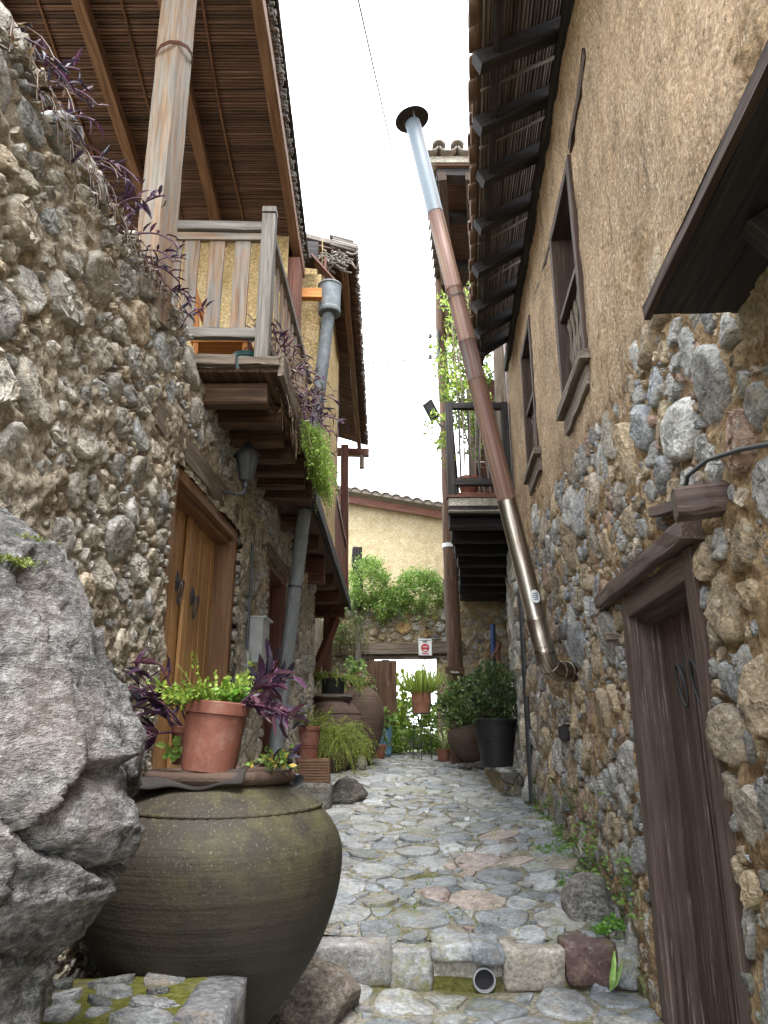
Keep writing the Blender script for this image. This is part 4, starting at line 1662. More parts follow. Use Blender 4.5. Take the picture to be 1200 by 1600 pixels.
# windows with turned bars
for wi, (a, b, c, d) in enumerate(WN):
    mb = MB()
    fbox(mb, FR, a - .035, a + .05, c, d, -.14, .075, 5, .003)
    fbox(mb, FR, b - .05, b + .035, c, d, -.14, .075, 5, .003)
    fbox(mb, FR, a + .052, b - .052, d - .08, d + .01, -.14, .073, 4, .003)
    fbox(mb, FR, a + .052, b - .052, c - .01, c + .07, -.14, .073, 4, .003)
    win = mb.build('window', M['wood_dark'], house_r)
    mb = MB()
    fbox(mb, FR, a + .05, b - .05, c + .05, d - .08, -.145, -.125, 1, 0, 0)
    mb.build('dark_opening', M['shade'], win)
    zm = c + (d - c) * .46
    one('transom', M['wood_dark'], win, fbox, FR, a + .052, b - .052, zm, zm + .055, -.10, .05, 3, .002)
    one('shutter', M['wood_grey' if wi == 0 else 'wood_dark'], win, fbox, FR, a + .053, a + .42, zm + .057, d - .083, -.09, -.06, 4, .001)
    nb = 6
    for k in range(nb):
        u = a + .05 + (b - a - .1) * (k + .5) / nb
        mb = MB()
        pts, rr = [], []
        H = zm - c - .07
        for j in range(11):
            pts.append(FR.p(u, c + .07 + H * j / 10, -.02))
            rr.append(.016 + (.012 if j in (1, 5, 9) else 0) - (.004 if j in (3, 7) else 0))
        tube(mb, pts, rr, 8, False)
        mb.build('bar', M['wood_old'], win)
    mb = MB()
    fbox(mb, FR, a - .10, b + .03, c - .085, c - .012, -.05, .13, 5, .006)
    mb.build('sill', M['wood_old'], win)
    one('apron', M['wood_old'], win, fbox, FR, a - .02, b - .02, c - .24, c - .09, -.02, .075, 5, .006)

# embedded tie beam along the plaster at window-head height
one('tie_beam', M['wood_dark'], house_r, beam, FR.p(3.86, 4.56, .03), FR.p(4.54, 4.36, .03), .05, .10, up=(0, 0, 1), seg=5, jit=.01)
one('tie_beam', M['wood_dark'], house_r, beam, FR.p(5.56, 4.36, .028), FR.p(7.06, 4.52, .028), .04, .05, up=(0, 0, 1), seg=8, jit=.008)
one('wall_plate', M['wood_black'], house_r, fbox, FR, 1.5, 9.62, 5.16, 5.34, -.05, .10, 10, .004)


# eave
def ex(D):
    return .70 + .112 * (D - 3.92)


def soff(D, t):
    """point of the rafter line, t = 0 at the wall, 1 at the eave edge"""
    a, b = V(rx(D) - .05, D, 5.42), V(ex(D), D, 5.06)
    return a.lerp(b, t)


mb = MB()
vs_, fs = [], []
for d in np.linspace(1.2, 9.35, 12):
    for (t, o) in ((-1.6, .13), (1.02, .13), (1.02, .17), (-1.6, .17)):
        p = soff(d, t)
        vs_.append(V(p.x, p.y, p.z + o))
for i in range(11):
    for j in range(4):
        a, b = i * 4 + j, i * 4 + (j + 1) % 4
        fs.append((a, a + 4, b + 4, b))
fs += [(0, 1, 2, 3), (47, 46, 45, 44)]
mb.add(vs_, fs)
eave = mb.build('roof', M['tile'], house_r)
for d in (1.7, 2.4, 3.1, 3.75, 4.37, 5.0, 5.64, 6.3, 7.03, 7.78, 8.4, 8.95):
    one('rafter', M['wood_black'], eave, beam, soff(d, -.15), soff(d, 1.0 - .04 * math.sin(d * 7)), .11, .14, seg=5, jit=.005, ch=.12)
mb = MB()
rg = random.Random(14)
t = -.1
while t < .98:
    r = rg.uniform(.011, .016)
    pts, rr = [], []
    for d in np.arange(1.3, 9.3, .35):
        p = soff(d, t + rg.uniform(-.006, .006))
        pts.append(V(p.x, p.y, p.z + .088 + rg.uniform(-.004, .003)))
        rr.append(r * rg.uniform(.85, 1.15))
    k = rg.uniform(.5, 1.5)
    tube(mb, pts, rr, 6, True, (k, k, k))
    t += rg.uniform(.036, .050)
tag(mb.build('reed_matting', M['reed_pale'], eave), kind='stuff')
for d0, t in ((1.5, .22), (2.1, .55), (4.68, .5), (5.3, .35), (6.65, .5), (7.4, .4)):
    one('batten', M['wood_old'], eave, beam, soff(d0, -.1) + V(0, 0, .066), soff(d0 + .02, .97) + V(0, 0, .066), .025, .02, seg=5, jit=.004)
mb = MB()
for i, t in enumerate((.80,)):
    beam(mb, soff(1.3, t) + V(0, 0, -.02), soff(9.3, t) + V(0, 0, -.02), .06, .03, seg=14, jit=.004)
mb.build('eave_lath', M['wood_black'], eave)
k = 0
d = 1.5
while d < 9.3:
    s = .235
    for up_ in (0, 1):
        mb = MB()
        vs_, fs = [], []
        for i in range(3):
            tt = 1.10 - .22 * i + .02 * math.sin(k * 3.7)
            for j in range(8):
                a = PI * j / 7
                p = soff(d + (s / 2 if up_ else 0) - math.cos(a) * s * (.40 if up_ else .46), tt)
                zz = (.07 * math.sin(a) + .05) if up_ else (-.055 * math.sin(a) + .045)
                vs_.append(V(p.x + .012 * math.sin(k * 5.1), p.y, p.z + .155 + zz))
        for i in range(2):
            for j in range(7):
                a = i * 8 + j
                fs.append((a, a + 1, a + 9, a + 8))
        mb.add(vs_, fs, None, (1, 1, 1), True)
        o = mb.build('roof_tile', M['tile'], eave)
        sm = o.modifiers.new('thick', 'SOLIDIFY')
        sm.thickness = .018
        k += 1
    d += s

# brown double door
mb = MB()
fbox(mb, FR, RD0, RD0 + .11, RDB, RDT, -.28, .045, 8, .003)
fbox(mb, FR, RD1 - .11, RD1, RDB, RDT, -.28, .045, 8, .003)
fbox(mb, FR, RD0 + .112, RD1 - .112, RDT - .125, RDT, -.28, .043, 5, .003)
fbox(mb, FR, RD0 + .112, RD1 - .112, RDT - .165, RDT - .127, -.28, -.02, 5, .002)
door_r = mb.build('door', M['wood_brown'], house_r)
hr = -.14
ul = [RD0 + .114, RD0 + .36, (RD0 + RD1) / 2 - .045, (RD0 + RD1) / 2 + .05, RD1 - .36, RD1 - .114]
for k in range(5):
    pr = .032 if k == 2 else (.0 if k in (1, 3) else .004)
    one('plank', M['wood_brown'], door_r, fbox, FR, ul[k] + .003, ul[k + 1] - .003, RDB, RDT - .167, hr - .05, hr + pr, 10, .0012, .14)
for k, u in enumerate((ul[2] + .015, ul[2] + .06)):
    one('moulding', M['wood_brown'], door_r, fbox, FR, u, u + .016, RDB, RDT - .17, hr + .034, hr + .046, 10, .0008, .25)
ring_knocker(door_r, FR, ul[2] - .06, .35, hr + .004, 1.25)
ring_knocker(door_r, FR, ul[3] + .075, .35, hr + .004, 1.25)
nails(door_r, FR, [RD0 + .17 + .09 * k for k in range(11)], (-.36,), hr + .006, r=.007)
nails(door_r, FR, [RD0 + .2 + .12 * k for k in range(8)], (.5,), hr + .006, r=.007)
one('lintel', M['wood_brown'], house_r, beam, FR.p(2.98, RDT + .055, .03), FR.p(4.80, RDT + .06, .03), .15, .09, seg=9, jit=.006)
# wooden corbel, plank and cable over the door
one('corbel', M['wood_brown'], house_r, beam, FR.p(2.70, .90, -.05), FR.p(2.74, .88, .20), .13, .115, seg=4, jit=.006, ch=.22)
one('plank_end', M['wood_brown'], house_r, beam, FR.p(2.95, .97, .04), FR.p(3.42, 1.06, .07), .06, .05, seg=3, jit=.004)
mb = MB()
tube(mb, [FR.p(1.9, .82, .06), FR.p(2.32, .95, .09), FR.p(2.6, 1.02, .10), FR.p(2.86, 1.05, .09), FR.p(2.98, 1.0, .07), FR.p(3.08, .9, .05)], .009, 8)
mb.build('cable', M['cable'], house_r)
for v, u in ((.62, 4.62), (.84, 4.75)):
    one('timber_stub', M['wood_old'], house_r, beam, FR.p(u, v, -.05), FR.p(u + .03, v - .01, .09), .12, .05, seg=3, jit=.006)

# boarded canopy beside the door
mb = MB()
for k in range(3):
    pass
beam(mb, FR.p(.9, 1.50, .0), FR.p(2.27, 1.50, .0), .02, .02, seg=1)
can = mb.build('canopy', M['wood_old'], house_r)
for k in range(4):
    h0 = -.02 + .093 * k
    one('board', M['wood_black'], can, fbox, FR, .9, 2.27 - .004 * k, 1.455, 1.490, h0 + .001, h0 + .092, 4, .002, .1)
one('edge_board', M['wood_dark'], can, fbox, FR, .9, 2.28, 1.448, 1.498, .355, .38, 6, .003, .1)
one('bracket', M['wood_black'], can, beam, FR.p(1.75, 1.2, .02), FR.p(1.75, 1.44, .2), .07, .09, seg=3, jit=.004)

# stove niche and stubs in the stone
one('niche_timber', M['wood_old'], house_r, fbox, FR, 6.62, 7.2, .86, .97, -.1, .05, 4, .01)
one('niche_timber', M['wood_black'], house_r, fbox, FR, 6.6, 7.0, -.02, .10, -.05, .07, 4, .012)
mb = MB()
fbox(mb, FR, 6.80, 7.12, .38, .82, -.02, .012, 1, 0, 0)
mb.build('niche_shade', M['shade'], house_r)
mb = MB()
mb2 = MB()
tube(mb2, [FR.p(9.45, 1.9, .06), FR.p(9.45, -.75, .06)], .045, 10)
mb2.build('drainpipe', M['iron'], house_r)

# ------------------------------------------------------------------ far right house with balcony
house_f = thing('balcony_house', 'tall house with a slim railed balcony on dark joists beyond the plastered house', 'house', (3.2, 12.5, -.8))
mb = MB()
grid_wall(mb, F2, 9.72, 16.4, -1.2, 3.05, .06,
          lambda u, v: fbm(np.stack([u, v, 0 * u], 1), 2.0, 3, 71) * .05 + fbm(np.stack([u, v, 0 * u], 1), 9, 3, 72) * .03)
wall_f = mb.build('wall', M['mortar_far'], house_f)
mb = MB()
fbox(mb, F2, 9.8, 16.4, -1.2, 8.8, -4, -.1, 1, 0, 0)
mb.build('wall_body', M['mortar_far'], house_f)
one('upper_wall', M['wood_red'], house_f, fbox, F2, 9.74, 16.4, 3.06, 8.7, -.098, -.04, 6, .004)
cl = cells(9.75, 16.2, -1.0, 2.9, [(.15, .2, 300), (.09, .14, 1600), (.05, .085, 3000)], lambda u, v, r: True, .035, seed=61, pack=.95, loose=(.95, 1.25))
lay(cl, lambda u, v, h: F2.p(u, v, h + .004), M['stone_dim'], wall_f, 'stone', STONES_L, lambda rg, r: min(.05, r * .3 + .01), 62, flat=.5, most=120)


def bal(D, t):
    """balcony plan: t = 0 at the wall, 1 at the outer edge"""
    w = .312 + .155 * D
    return V(w + (.90 + .127 * (D - 9.6) - w) * t, D, 0)


BF = 2.99
mb = MB()
beam(mb, bal(9.62, 0) + V(0, 0, BF + .10), bal(9.62, 1.0) + V(0, 0, BF + .10), .10, .20, seg=4, jit=.004)
vs_, fs = [], []
for d in (9.68, 16.1):
    for (t, z) in ((-.1, BF + .10), (1, BF + .10), (1, BF + .20), (-.1, BF + .20)):
        p = bal(d, t)
        vs_.append(V(p.x, p.y, z))
mb.add(vs_, [(0, 1, 5, 4), (1, 2, 6, 5), (2, 3, 7, 6), (3, 0, 4, 7), (3, 2, 1, 0), (4, 5, 6, 7)])
balf = mb.build('balcony', M['concrete'], house_f)
mb = MB()
rg = random.Random(17)
d = 9.57
while d < 16:
    for q in range(2):
        tube(mb, [bal(d, -.05) + V(0, 0, BF + .07 - .03 * q), bal(d, 1.0 + rg.uniform(-.03, .02)) + V(0, 0, BF + .07 - .03 * q)], rg.uniform(.012, .02), 5, True)
    d += rg.uniform(.035, .05)
tag(mb.build('reed_matting', M['wood_black'], balf), kind='stuff')
for d in (9.95, 10.7, 11.5, 12.3, 13.1, 13.9, 14.8, 15.6):
    one('joist', M['wood_black'], balf, beam, bal(d, -.05) + V(0, 0, BF - .07), bal(d, .98 + .03 * math.sin(d * 9)) + V(0, 0, BF - .07), .15, .17, seg=4, jit=.006, ch=.25)
z0 = BF + .22
one('kick_board', M['wood_red'], balf, beam, bal(9.62, -.02) + V(0, 0, z0), bal(9.62, 1.03) + V(0, 0, z0), .14, .03, seg=3)
for t in (.06, .95):
    one('rail_post', M['wood_black'], balf, beam, bal(9.62, t) + V(0, 0, z0 + .017), bal(9.62, t) + V(0, 0, z0 + 1.45), .10, .11, up=(0, 1, 0), seg=4, jit=.002)
one('top_rail', M['wood_black'], balf, beam, bal(9.62, .09) + V(0, 0, z0 + 1.40), bal(9.62, .92) + V(0, 0, z0 + 1.40), .09, .09, seg=3, jit=.002)
one('bottom_rail', M['wood_black'], balf, beam, bal(9.62, .09) + V(0, 0, z0 + .22), bal(9.62, .92) + V(0, 0, z0 + .22), .08, .09, seg=3, jit=.002)
for k in range(5):
    t = .2 + .6 * k / 4
    mb = MB()
    tube(mb, [bal(9.62, t) + V(0, 0, z0 + .25), bal(9.62, t) + V(0, 0, z0 + 1.37)], .012, 6)
    mb.build('baluster', M['iron'], balf)
one('top_rail', M['wood_black'], balf, beam, bal(9.7, .95) + V(0, 0, z0 + 1.40), bal(16, .95) + V(0, 0, z0 + 1.40), .08, .08, seg=6)
for k in range(22):
    d = 9.95 + .28 * k
    mb = MB()
    tube(mb, [bal(d, .95) + V(0, 0, z0), bal(d, .95) + V(0, 0, z0 + 1.37)], .011, 5)
    mb.build('baluster', M['iron'], balf)
mb = MB()
rg = random.Random(18)
z = BF + .24
while z < 6.6:
    r = rg.uniform(.016, .024)
    k = rg.uniform(.5, 1.3)
    tube(mb, [bal(12.6, .0) + V(0, 0, z), bal(12.6, .66) + V(0, 0, z + rg.uniform(-.01, .01))], r, 5, True, (k, k * .85, k * .8))
    z += r * 1.45
tag(mb.build('reed_screen', M['reed'], balf), kind='stuff')
one('screen_post', M['wood_old'], balf, beam, bal(12.5, .66) + V(0, 0, BF + .2), bal(12.5, .62) + V(0, 0, 8.6), .10, .10, up=(0, 1, 0), seg=5, jit=.005)
one('screen_post', M['wood_old'], balf, beam, bal(10.3, .08) + V(0, 0, BF + .2), bal(10.3, .10) + V(0, 0, 8.6), .16, .14, up=(0, 1, 0), seg=6, jit=.012)
# roof over it, its tile ends facing down the lane
RZ = 8.85


def rfz(D):
    return RZ + .12 * (D - 9.6)


mb = MB()
vs_, fs = [], []
for d in (9.55, 16.5):
    a, b = bal(d, 1.12).x - .04, 6.0
    for (x, z) in ((a, 0.1), (b, 0.1), (b, .22), (a, .22)):
        vs_.append(V(x, d, rfz(d) + z))
mb.add(vs_, [(0, 4, 5, 1), (1, 5, 6, 2), (2, 6, 7, 3), (3, 7, 4, 0), (0, 1, 2, 3), (7, 6, 5, 4)])
roof_f = mb.build('roof', M['concrete'], house_f)
k = 0
x = .74
while x < 2.6:
    s = .30
    for up_ in (0, 1):
        mb = MB()
        vs_, fs = [], []
        for i in range(2):
            d = 9.42 + .5 * i
            for j in range(9):
                a = PI * j / 8
                zz = (.095 * math.sin(a)) if up_ else (-.075 * math.sin(a))
                vs_.append(V(x + (s / 2 if up_ else 0) - math.cos(a) * s * (.36 if up_ else .40), d - .02 * up_, rfz(d) + .32 + zz + .02 * up_))
        for j in range(8):
            fs.append((j, j + 1, j + 10, j + 9))
        mb.add(vs_, fs, None, (1, 1, 1), True)
        o = mb.build('roof_tile', M['tile_grey'], roof_f)
        sm = o.modifiers.new('thick', 'SOLIDIFY')
        sm.thickness = .03
    x += s
d = 9.9
while d < 15.8:
    mb = MB()
    e = bal(d, 1.12).x - .06
    vs_, fs = [], []
    for i in range(2):
        dd = d + .42 * i
        for j in range(7):
            a = PI * j / 6
            vs_.append(V(e + .05 + .11 * math.cos(a), dd, rfz(dd) + .25 + .09 * math.sin(a) + .03 * (1 - i)))
    for j in range(6):
        fs.append((j, j + 1, j + 8, j + 7))
    mb.add(vs_, fs, None, (1, 1, 1), True)
    o = mb.build('roof_tile', M['tile_grey'], roof_f)
    sm = o.modifiers.new('thick', 'SOLIDIFY')
    sm.thickness = .03
    d += .36
mb = MB()
d = 9.6
while d < 16.3:
    r = rg.uniform(.016, .022)
    tube(mb, [V(bal(d, 1.08).x + rg.uniform(-.03, .03), d, rfz(d) + .075), V(2.9, d, rfz(d) + .075)], r, 5, True)
    d += r * 2.1
tag(mb.build('reed_matting', M['reed'], roof_f), kind='stuff')
for d in (9.75, 10.9, 12.6, 14.4):
    one('rafter', M['wood_black'], roof_f, beam, V(bal(d, 1.05).x, d, rfz(d) - .02), V(3.0, d, rfz(d) - .02), .2, .16, seg=3, jit=.004)
for t in (.95, .45):
    one('purlin', M['wood_dark'], roof_f, beam, bal(9.6, t) + V(0, 0, rfz(9.6) - .14), bal(16.2, t) + V(0, 0, rfz(16.2) - .14), .14, .14, seg=6, jit=.005)

# ------------------------------------------------------------------ wall across the end of the lane, with its gateway
yard = thing('courtyard_wall', 'rough stone courtyard wall with a timber-headed gateway and overgrown top', 'wall', (.6, 16.0, -.4))
GX0, GX1, GT = -.36, 1.16, 1.68


def y_hole(u, v):
    return ((u > GX0) & (u < GX1) & (v < GT)) | (v > 2.75 + .08 * np.sin(u * 5) + .3 * (u > 1.3))


yh = lambda u, v: .02 + fbm(np.stack([u, v, 0 * u], 1), 2.4, 3, 81) * .05 + fbm(np.stack([u, v, 0 * u], 1), 9, 3, 82) * .04
mb = MB()
grid_wall(mb, FF, -2.6, 3.4, -.6, 3.2, .055, yh, y_hole)
wall_y = mb.build('wall', M['mortar_far'], yard)
mb = MB()
for (a, b, c, d) in ((-2.6, GX0 - .01, -.6, 2.7), (GX0 - .008, GX1 + .008, GT + .03, 2.68), (GX1 + .01, 3.4, -.6, 2.95)):
    fbox(mb, FF, a, b, c, d, -.5, -.06, 1, 0, 0)
mb.build('wall_body', M['mortar_far'], yard)
cl = cells(-2.0, 3.0, -.3, 2.7, [(.16, .2, 60), (.10, .14, 700), (.06, .09, 2200), (.035, .05, 2500)],
           lambda u, v, r: not (GX0 - r < u < GX1 + r and v < GT + .3 + r), .035, seed=71, aspect=1.25, pack=.95, loose=(.95, 1.25))
STONES_Y = STONES_L + [(.44, .30, .15), (.40, .29, .17), (.46, .36, .22)]
lay(cl, lambda u, v, h: FF.p(u, v, h + .006), M['stone_dim'], wall_y, 'stone', STONES_Y, lambda rg, r: min(.05, r * rg.uniform(.15, .4) + .02), 72, bump=.25, flat=.6, most=200)
one('gate_lintel', M['wood_old'], yard, beam, FF.p(-1.3, GT + .14, .03), FF.p(1.75, GT + .19, .03), .2, .26, seg=12, jit=.012)
one('gate_lintel', M['wood_old'], yard, beam, FF.p(-.9, GT - .03, .0), FF.p(1.5, GT - .01, .0), .16, .075, seg=12, jit=.008)
gate = MB()
for k in range(2):
    beam(gate, (GX0 + .02, 15.86, .1 + 1.0 * k), (.16, 15.80, .1 + 1.0 * k), .05, .09, seg=2)
gate = gate.build('gate_leaf', M['wood_old'], yard)
for k in range(4):
    x = GX0 + .08 + .155 * k
    one('gate_board', M['wood_joist'], gate, beam, (x, 15.80 - .012 * (k % 2), -.24), (x, 15.80 - .012 * (k % 2), GT - .09 - .02 * (k % 2)), .165, .03, up=(0, 1, 0), seg=6, jit=.004)
one('jamb_post', M['wood_grey'], yard, beam, (-.55, 15.78, 1.55), (-.55, 15.78, 2.35), .12, .05, up=(0, 1, 0), seg=4, jit=.006)
one('leaning_board', M['wood_grey'], yard, beam, (1.43, 15.7, 1.9), (1.36, 15.72, 3.35), .13, .04, up=(0, 1, 0), seg=5, jit=.006)
one('chimney_post', M['wood_black'], yard, beam, (-.58, 16.1, 2.7), (-.62, 16.1, 4.15), .22, .22, up=(0, 1, 0), seg=5, jit=.02)

# ------------------------------------------------------------------ ochre house over the passage behind
house_o = thing('ochre_house', 'yellow ochre house with a red-brown eave board above the courtyard wall', 'house', (.8, 21.0, -.6))
FO = Frame((0, 19.0, 0), (1, -.03, 0), (-.03, -1, 0))


def otop(u):
    return 6.02 - .19 * u


mb = MB()
grid_wall(mb, FO, -3.2, 6.0, 2.75, 6.8, .12, lambda u, v: fbm(np.stack([u, v, 0 * u], 1), 1.2, 4, 91) * .03, lambda u, v: v > otop(u))
mb.build('wall', M['plaster_far'], house_o)
mb = MB()
fbox(mb, FO, -3.15, 6.0, 2.76, 4.7, -4.0, -.08, 1, 0, 0)
fbox(mb, FO, -3.15, -1.6, -.8, 2.75, -4.0, -.08, 1, 0, 0)
fbox(mb, FO, 3.2, 6.0, -.8, 2.75, -4.0, -.08, 1, 0, 0)
mb.build('wall_body', M['plaster_far'], house_o)
a, b = FO.p(-3.5, otop(-3.5) + .02, .22), FO.p(6.2, otop(6.2) + .02, .22)
one('eave_board', M['wood_red'], house_o, beam, a, b, .06, .20, seg=6, jit=.006)
mb = MB()
a, b = FO.p(-3.5, otop(-3.5) + .24, -1.2), FO.p(6.2, otop(6.2) + .24, -1.2)
beam(mb, a, b, 3.3, .10, seg=2, ch=.02)
roof_o = mb.build('roof', M['tile_grey'], house_o)
for k in range(34):
    u = -3.3 + .28 * k
    mb = MB()
    vs_, fs = [], []
    for i in range(2):
        h = .48 - 1.6 * i
        for j in range(7):
            a = PI * j / 6
            vs_.append(FO.p(u - math.cos(a) * .135, otop(u) + .23 + .10 * math.sin(a) + .26 * i, h))
    for j in range(6):
        fs.append((j, j + 1, j + 8, j + 7))
    mb.add(vs_, fs, None, (1, 1, 1), True)
    o = mb.build('roof_tile', M['tile_grey'], roof_o)
    sm = o.modifiers.new('thick', 'SOLIDIFY')
    sm.thickness = .03

# ------------------------------------------------------------------ pipes
dp = thing('downpipe', 'grey galvanised downpipe with a round hopper slanting from gutter to paving', 'downpipe', (-1.1, 7.5, -.9))
top, bot = V(-.625, 7.17, 4.62), V(-1.06, 7.52, .02)
mb = MB()
lathe(mb, (-.62, 7.16, 4.58), smooth_prof([(.075, 0), (.122, .0), (.128, .03), (.128, .05), (.122, .06), (.124, .2), (.13, .34), (.137, .35), (.137, .37), (.128, .37), (.12, .3)], 3), 28)
mb.build('hopper', M['galv'], dp)
k = 7
for i in range(k):
    a, b = top.lerp(bot, i / k), top.lerp(bot, (i + 1) / k + .012)
    mb = MB()
    tube(mb, [a, a.lerp(b, .06), a.lerp(b, .94), b], [.076, .071, .071, .068], 20, False)
    mb.build('pipe_length', M['galv' if i < 3 else 'galv_dull'], dp)
mb = MB()
b2 = bot + V(-.03, .02, -.95)
tube(mb, [bot + V(0, 0, .05), bot + V(-.005, .0, -.05), b2], [.07, .07, .07], 20, False)
mb.build('pipe_length', M['galv_dull'], dp)
for t in (.5, .68):
    c = top.lerp(bot, t)
    mb = MB()
    dz = (bot - top).normalized()
    tube(mb, [c - dz * .012, c + dz * .012], .076, 20, False)
    mb.build('clip', M['iron_grey'], dp)
mb = MB()
p0 = at(448, 1212, 9.0)
tube(mb, [p0 + V(-.35, .25, .01), p0, p0 + V(.16, -.20, -.05)], [.07, .07, .075], 18, False)
tube(mb, [p0 + V(.16, -.20, -.05), p0 + V(-.2, .2, 0)], [.066, .06], 18, False)
mb.build('spout', M['galv_dull'], dp)

sp = thing('stovepipe', 'tall leaning metal stovepipe with rusty joints and a round rain cap', 'stovepipe', (1.55, 6.9, .5))
E0, E1 = at(851, 1020, 6.0), at(646, 196, 5.85)
dr = (E1 - E0).normalized()
wallp = FR.p(6.24, at(885, 1050, 6.16).z, .0)
# elbow in short mitred pieces, then the straight lengths
ez = wallp.z
el = [wallp, V(E0.x + .14, 6.10, ez), V(E0.x + .05, 6.03, ez + .035), E0 + dr * .0]
P1 = E0 - dr * ((E0.z - ez) / dr.z)
sd = (wallp - P1).normalized()
b0, b1 = P1 + sd * .13, P1 + dr * .13
bez = lambda t: b0.lerp(P1, t).lerp(P1.lerp(b1, t), t)
RP = .083
mb = MB()
tube(mb, [wallp, b0 + sd * .07, b0] + [bez(k / 8) for k in range(1, 8)] + [b1, E0 + dr * .05], RP, 28, False)
mb.build('elbow', M['steel'], sp)
for (c, ax) in ((b0 + sd * .10, sd), (b0, sd), (bez(.5), (dr - sd).normalized()), (b1, dr)):
    mb = MB()
    tube(mb, [c - ax * .007, c - ax * .005, c + ax * .005, c + ax * .007], [RP, RP + .004, RP + .004, RP], 28, False)
    mb.build('elbow_band', M['steel'], sp)
seams = [(0.0, .05, 'steel'), (.05, .245, 'steel'), (.245, .46, 'rust'), (.46, .535, 'rust_mix'), (.535, .64, 'rust'), (.64, .80, 'rust'), (.80, 1.0, 'galv_dark')]
for i, (a, b, m) in enumerate(seams):
    p, q = E0.lerp(E1, a), E0.lerp(E1, b)
    mb = MB()
    r = .083 - .006 * i / 6
    tube(mb, [p, p + dr * .03, p + dr * .031, q - dr * .02, q + dr * .035], [r + .003, r + .003, r, r, r - .002], 28, False)
    mb.build('pipe_length', M[m], sp)
mb = MB()
c = E0.lerp(E1, .622)
tube(mb, [c, c + dr * .014], .086, 20, False)
mb.build('wire_tie', M['iron'], sp)
mb = MB()
q = Matrix(dr.to_track_quat('Z', 'Y').to_matrix())
lathe(mb, E1 + dr * .10, [(.0, .040), (.06, .035), (.13, .012), (.17, -.02), (.175, -.03), (.168, -.022), (.12, .004), (.0, .028)], 30, q)
mb.build('rain_cap', M['sheet_dark'], sp)
for a in (0, 2.1, 4.2):
    mb = MB()
    o = q @ V(math.cos(a) * .075, math.sin(a) * .075, 0)
    beam(mb, E1 + o, E1 + o * 1.2 + dr * .13, .02, .006, seg=1)
    mb.build('cap_strut', M['galv'], sp)
mb = MB()
ct = E0.lerp(E1, .085)
side = dr.cross(V(0, 1, 0)).normalized()
fr_ = V(0, -1, 0)
fr_ = (fr_ - dr * fr_.dot(dr)).normalized()
vs_ = [ct + side * 0]
for j in range(21):
    a = 2 * PI * j / 20
    uu, ww = .045 * math.cos(a) - .02, .055 * math.sin(a)
    th = uu / .083
    vs_.append(ct + (side * math.sin(th) + fr_ * math.cos(th)) * .0855 + dr * ww)
vs_[0] = ct + (side * math.sin(-.2) + fr_ * math.cos(-.2)) * .0855
mb.add(vs_, [(0, j, j + 1) for j in range(1, 21)])
mb.build('sticker', M['white'], sp)
for k in range(4):
    mb = MB()
    pts = []
    for j in range(9):
        uu = -.02 + (-.028 + .056 * j / 8) * (1 - .15 * abs(k - 1.5))
        th = uu / .083
        pts.append(ct + (side * math.sin(th) + fr_ * math.cos(th)) * .0862 + dr * (.026 - .017 * k + .004 * math.sin(j * 1.7 + k)))
    tube(mb, pts, .0028, 4, False)
    mb.build('sticker_print', M['blue_paint'], sp)

# ------------------------------------------------------------------ wall lantern
ln = thing('wall_lantern', 'small black four-sided wall lantern beside the oak door under the balcony', 'lantern', FL.p(5.30, 1.75, 0))
mb = MB()
p = FL.p(5.30, 1.82, .03)
q = Matrix(FL.N.to_track_quat('Z', 'Y').to_matrix())
lathe(mb, FL.p(5.30, 1.82, .0), [(.0, .035), (.02, .034), (.045, .025), (.055, .012), (.06, 0)], 18, q)
mb.build('wall_plate', M['iron_grey'], ln)
mb = MB()
tube(mb, [FL.p(5.30, 1.82, .02), FL.p(5.30, 1.79, .12), FL.p(5.30, 1.80, .19), FL.p(5.30, 1.86, .20)], .012, 8)
lathe(mb, FL.p(5.30, 1.84, .20), [(.0, 0), (.022, .0), (.026, .02), (.02, .035), (.03, .05), (.045, .06)], 12)
mb.build('arm', M['iron_grey'], ln)
c = FL.p(5.30, 1.90, .20)
mb = MB()
lathe(mb, c, [(.045, 0), (.05, .01), (.085, .20), (.09, .205)], 6)
mb.build('glass', M['glass_dark'], ln)
for k in range(6):
    a = 2 * PI * k / 6
    mb = MB()
    tube(mb, [c + V(math.cos(a) * .05, math.sin(a) * .05, 0), c + V(math.cos(a) * .089, math.sin(a) * .089, .205)], .006, 5)
    mb.build('glazing_bar', M['iron'], ln)
mb = MB()
lathe(mb, c, [(.11, .195), (.115, .21), (.075, .255), (.03, .285), (.022, .30), (.012, .33), (.0, .34)], 6)
mb.build('cap', M['iron'], ln)

# ------------------------------------------------------------------ jars and pots
def add_rim_soil(parent, c, r):
    b = MB()
    lathe(b, c, [(.0, .012), (r * .5, .008), (r, 0)], 20)
    return b.build('soil', M['soil'], parent)


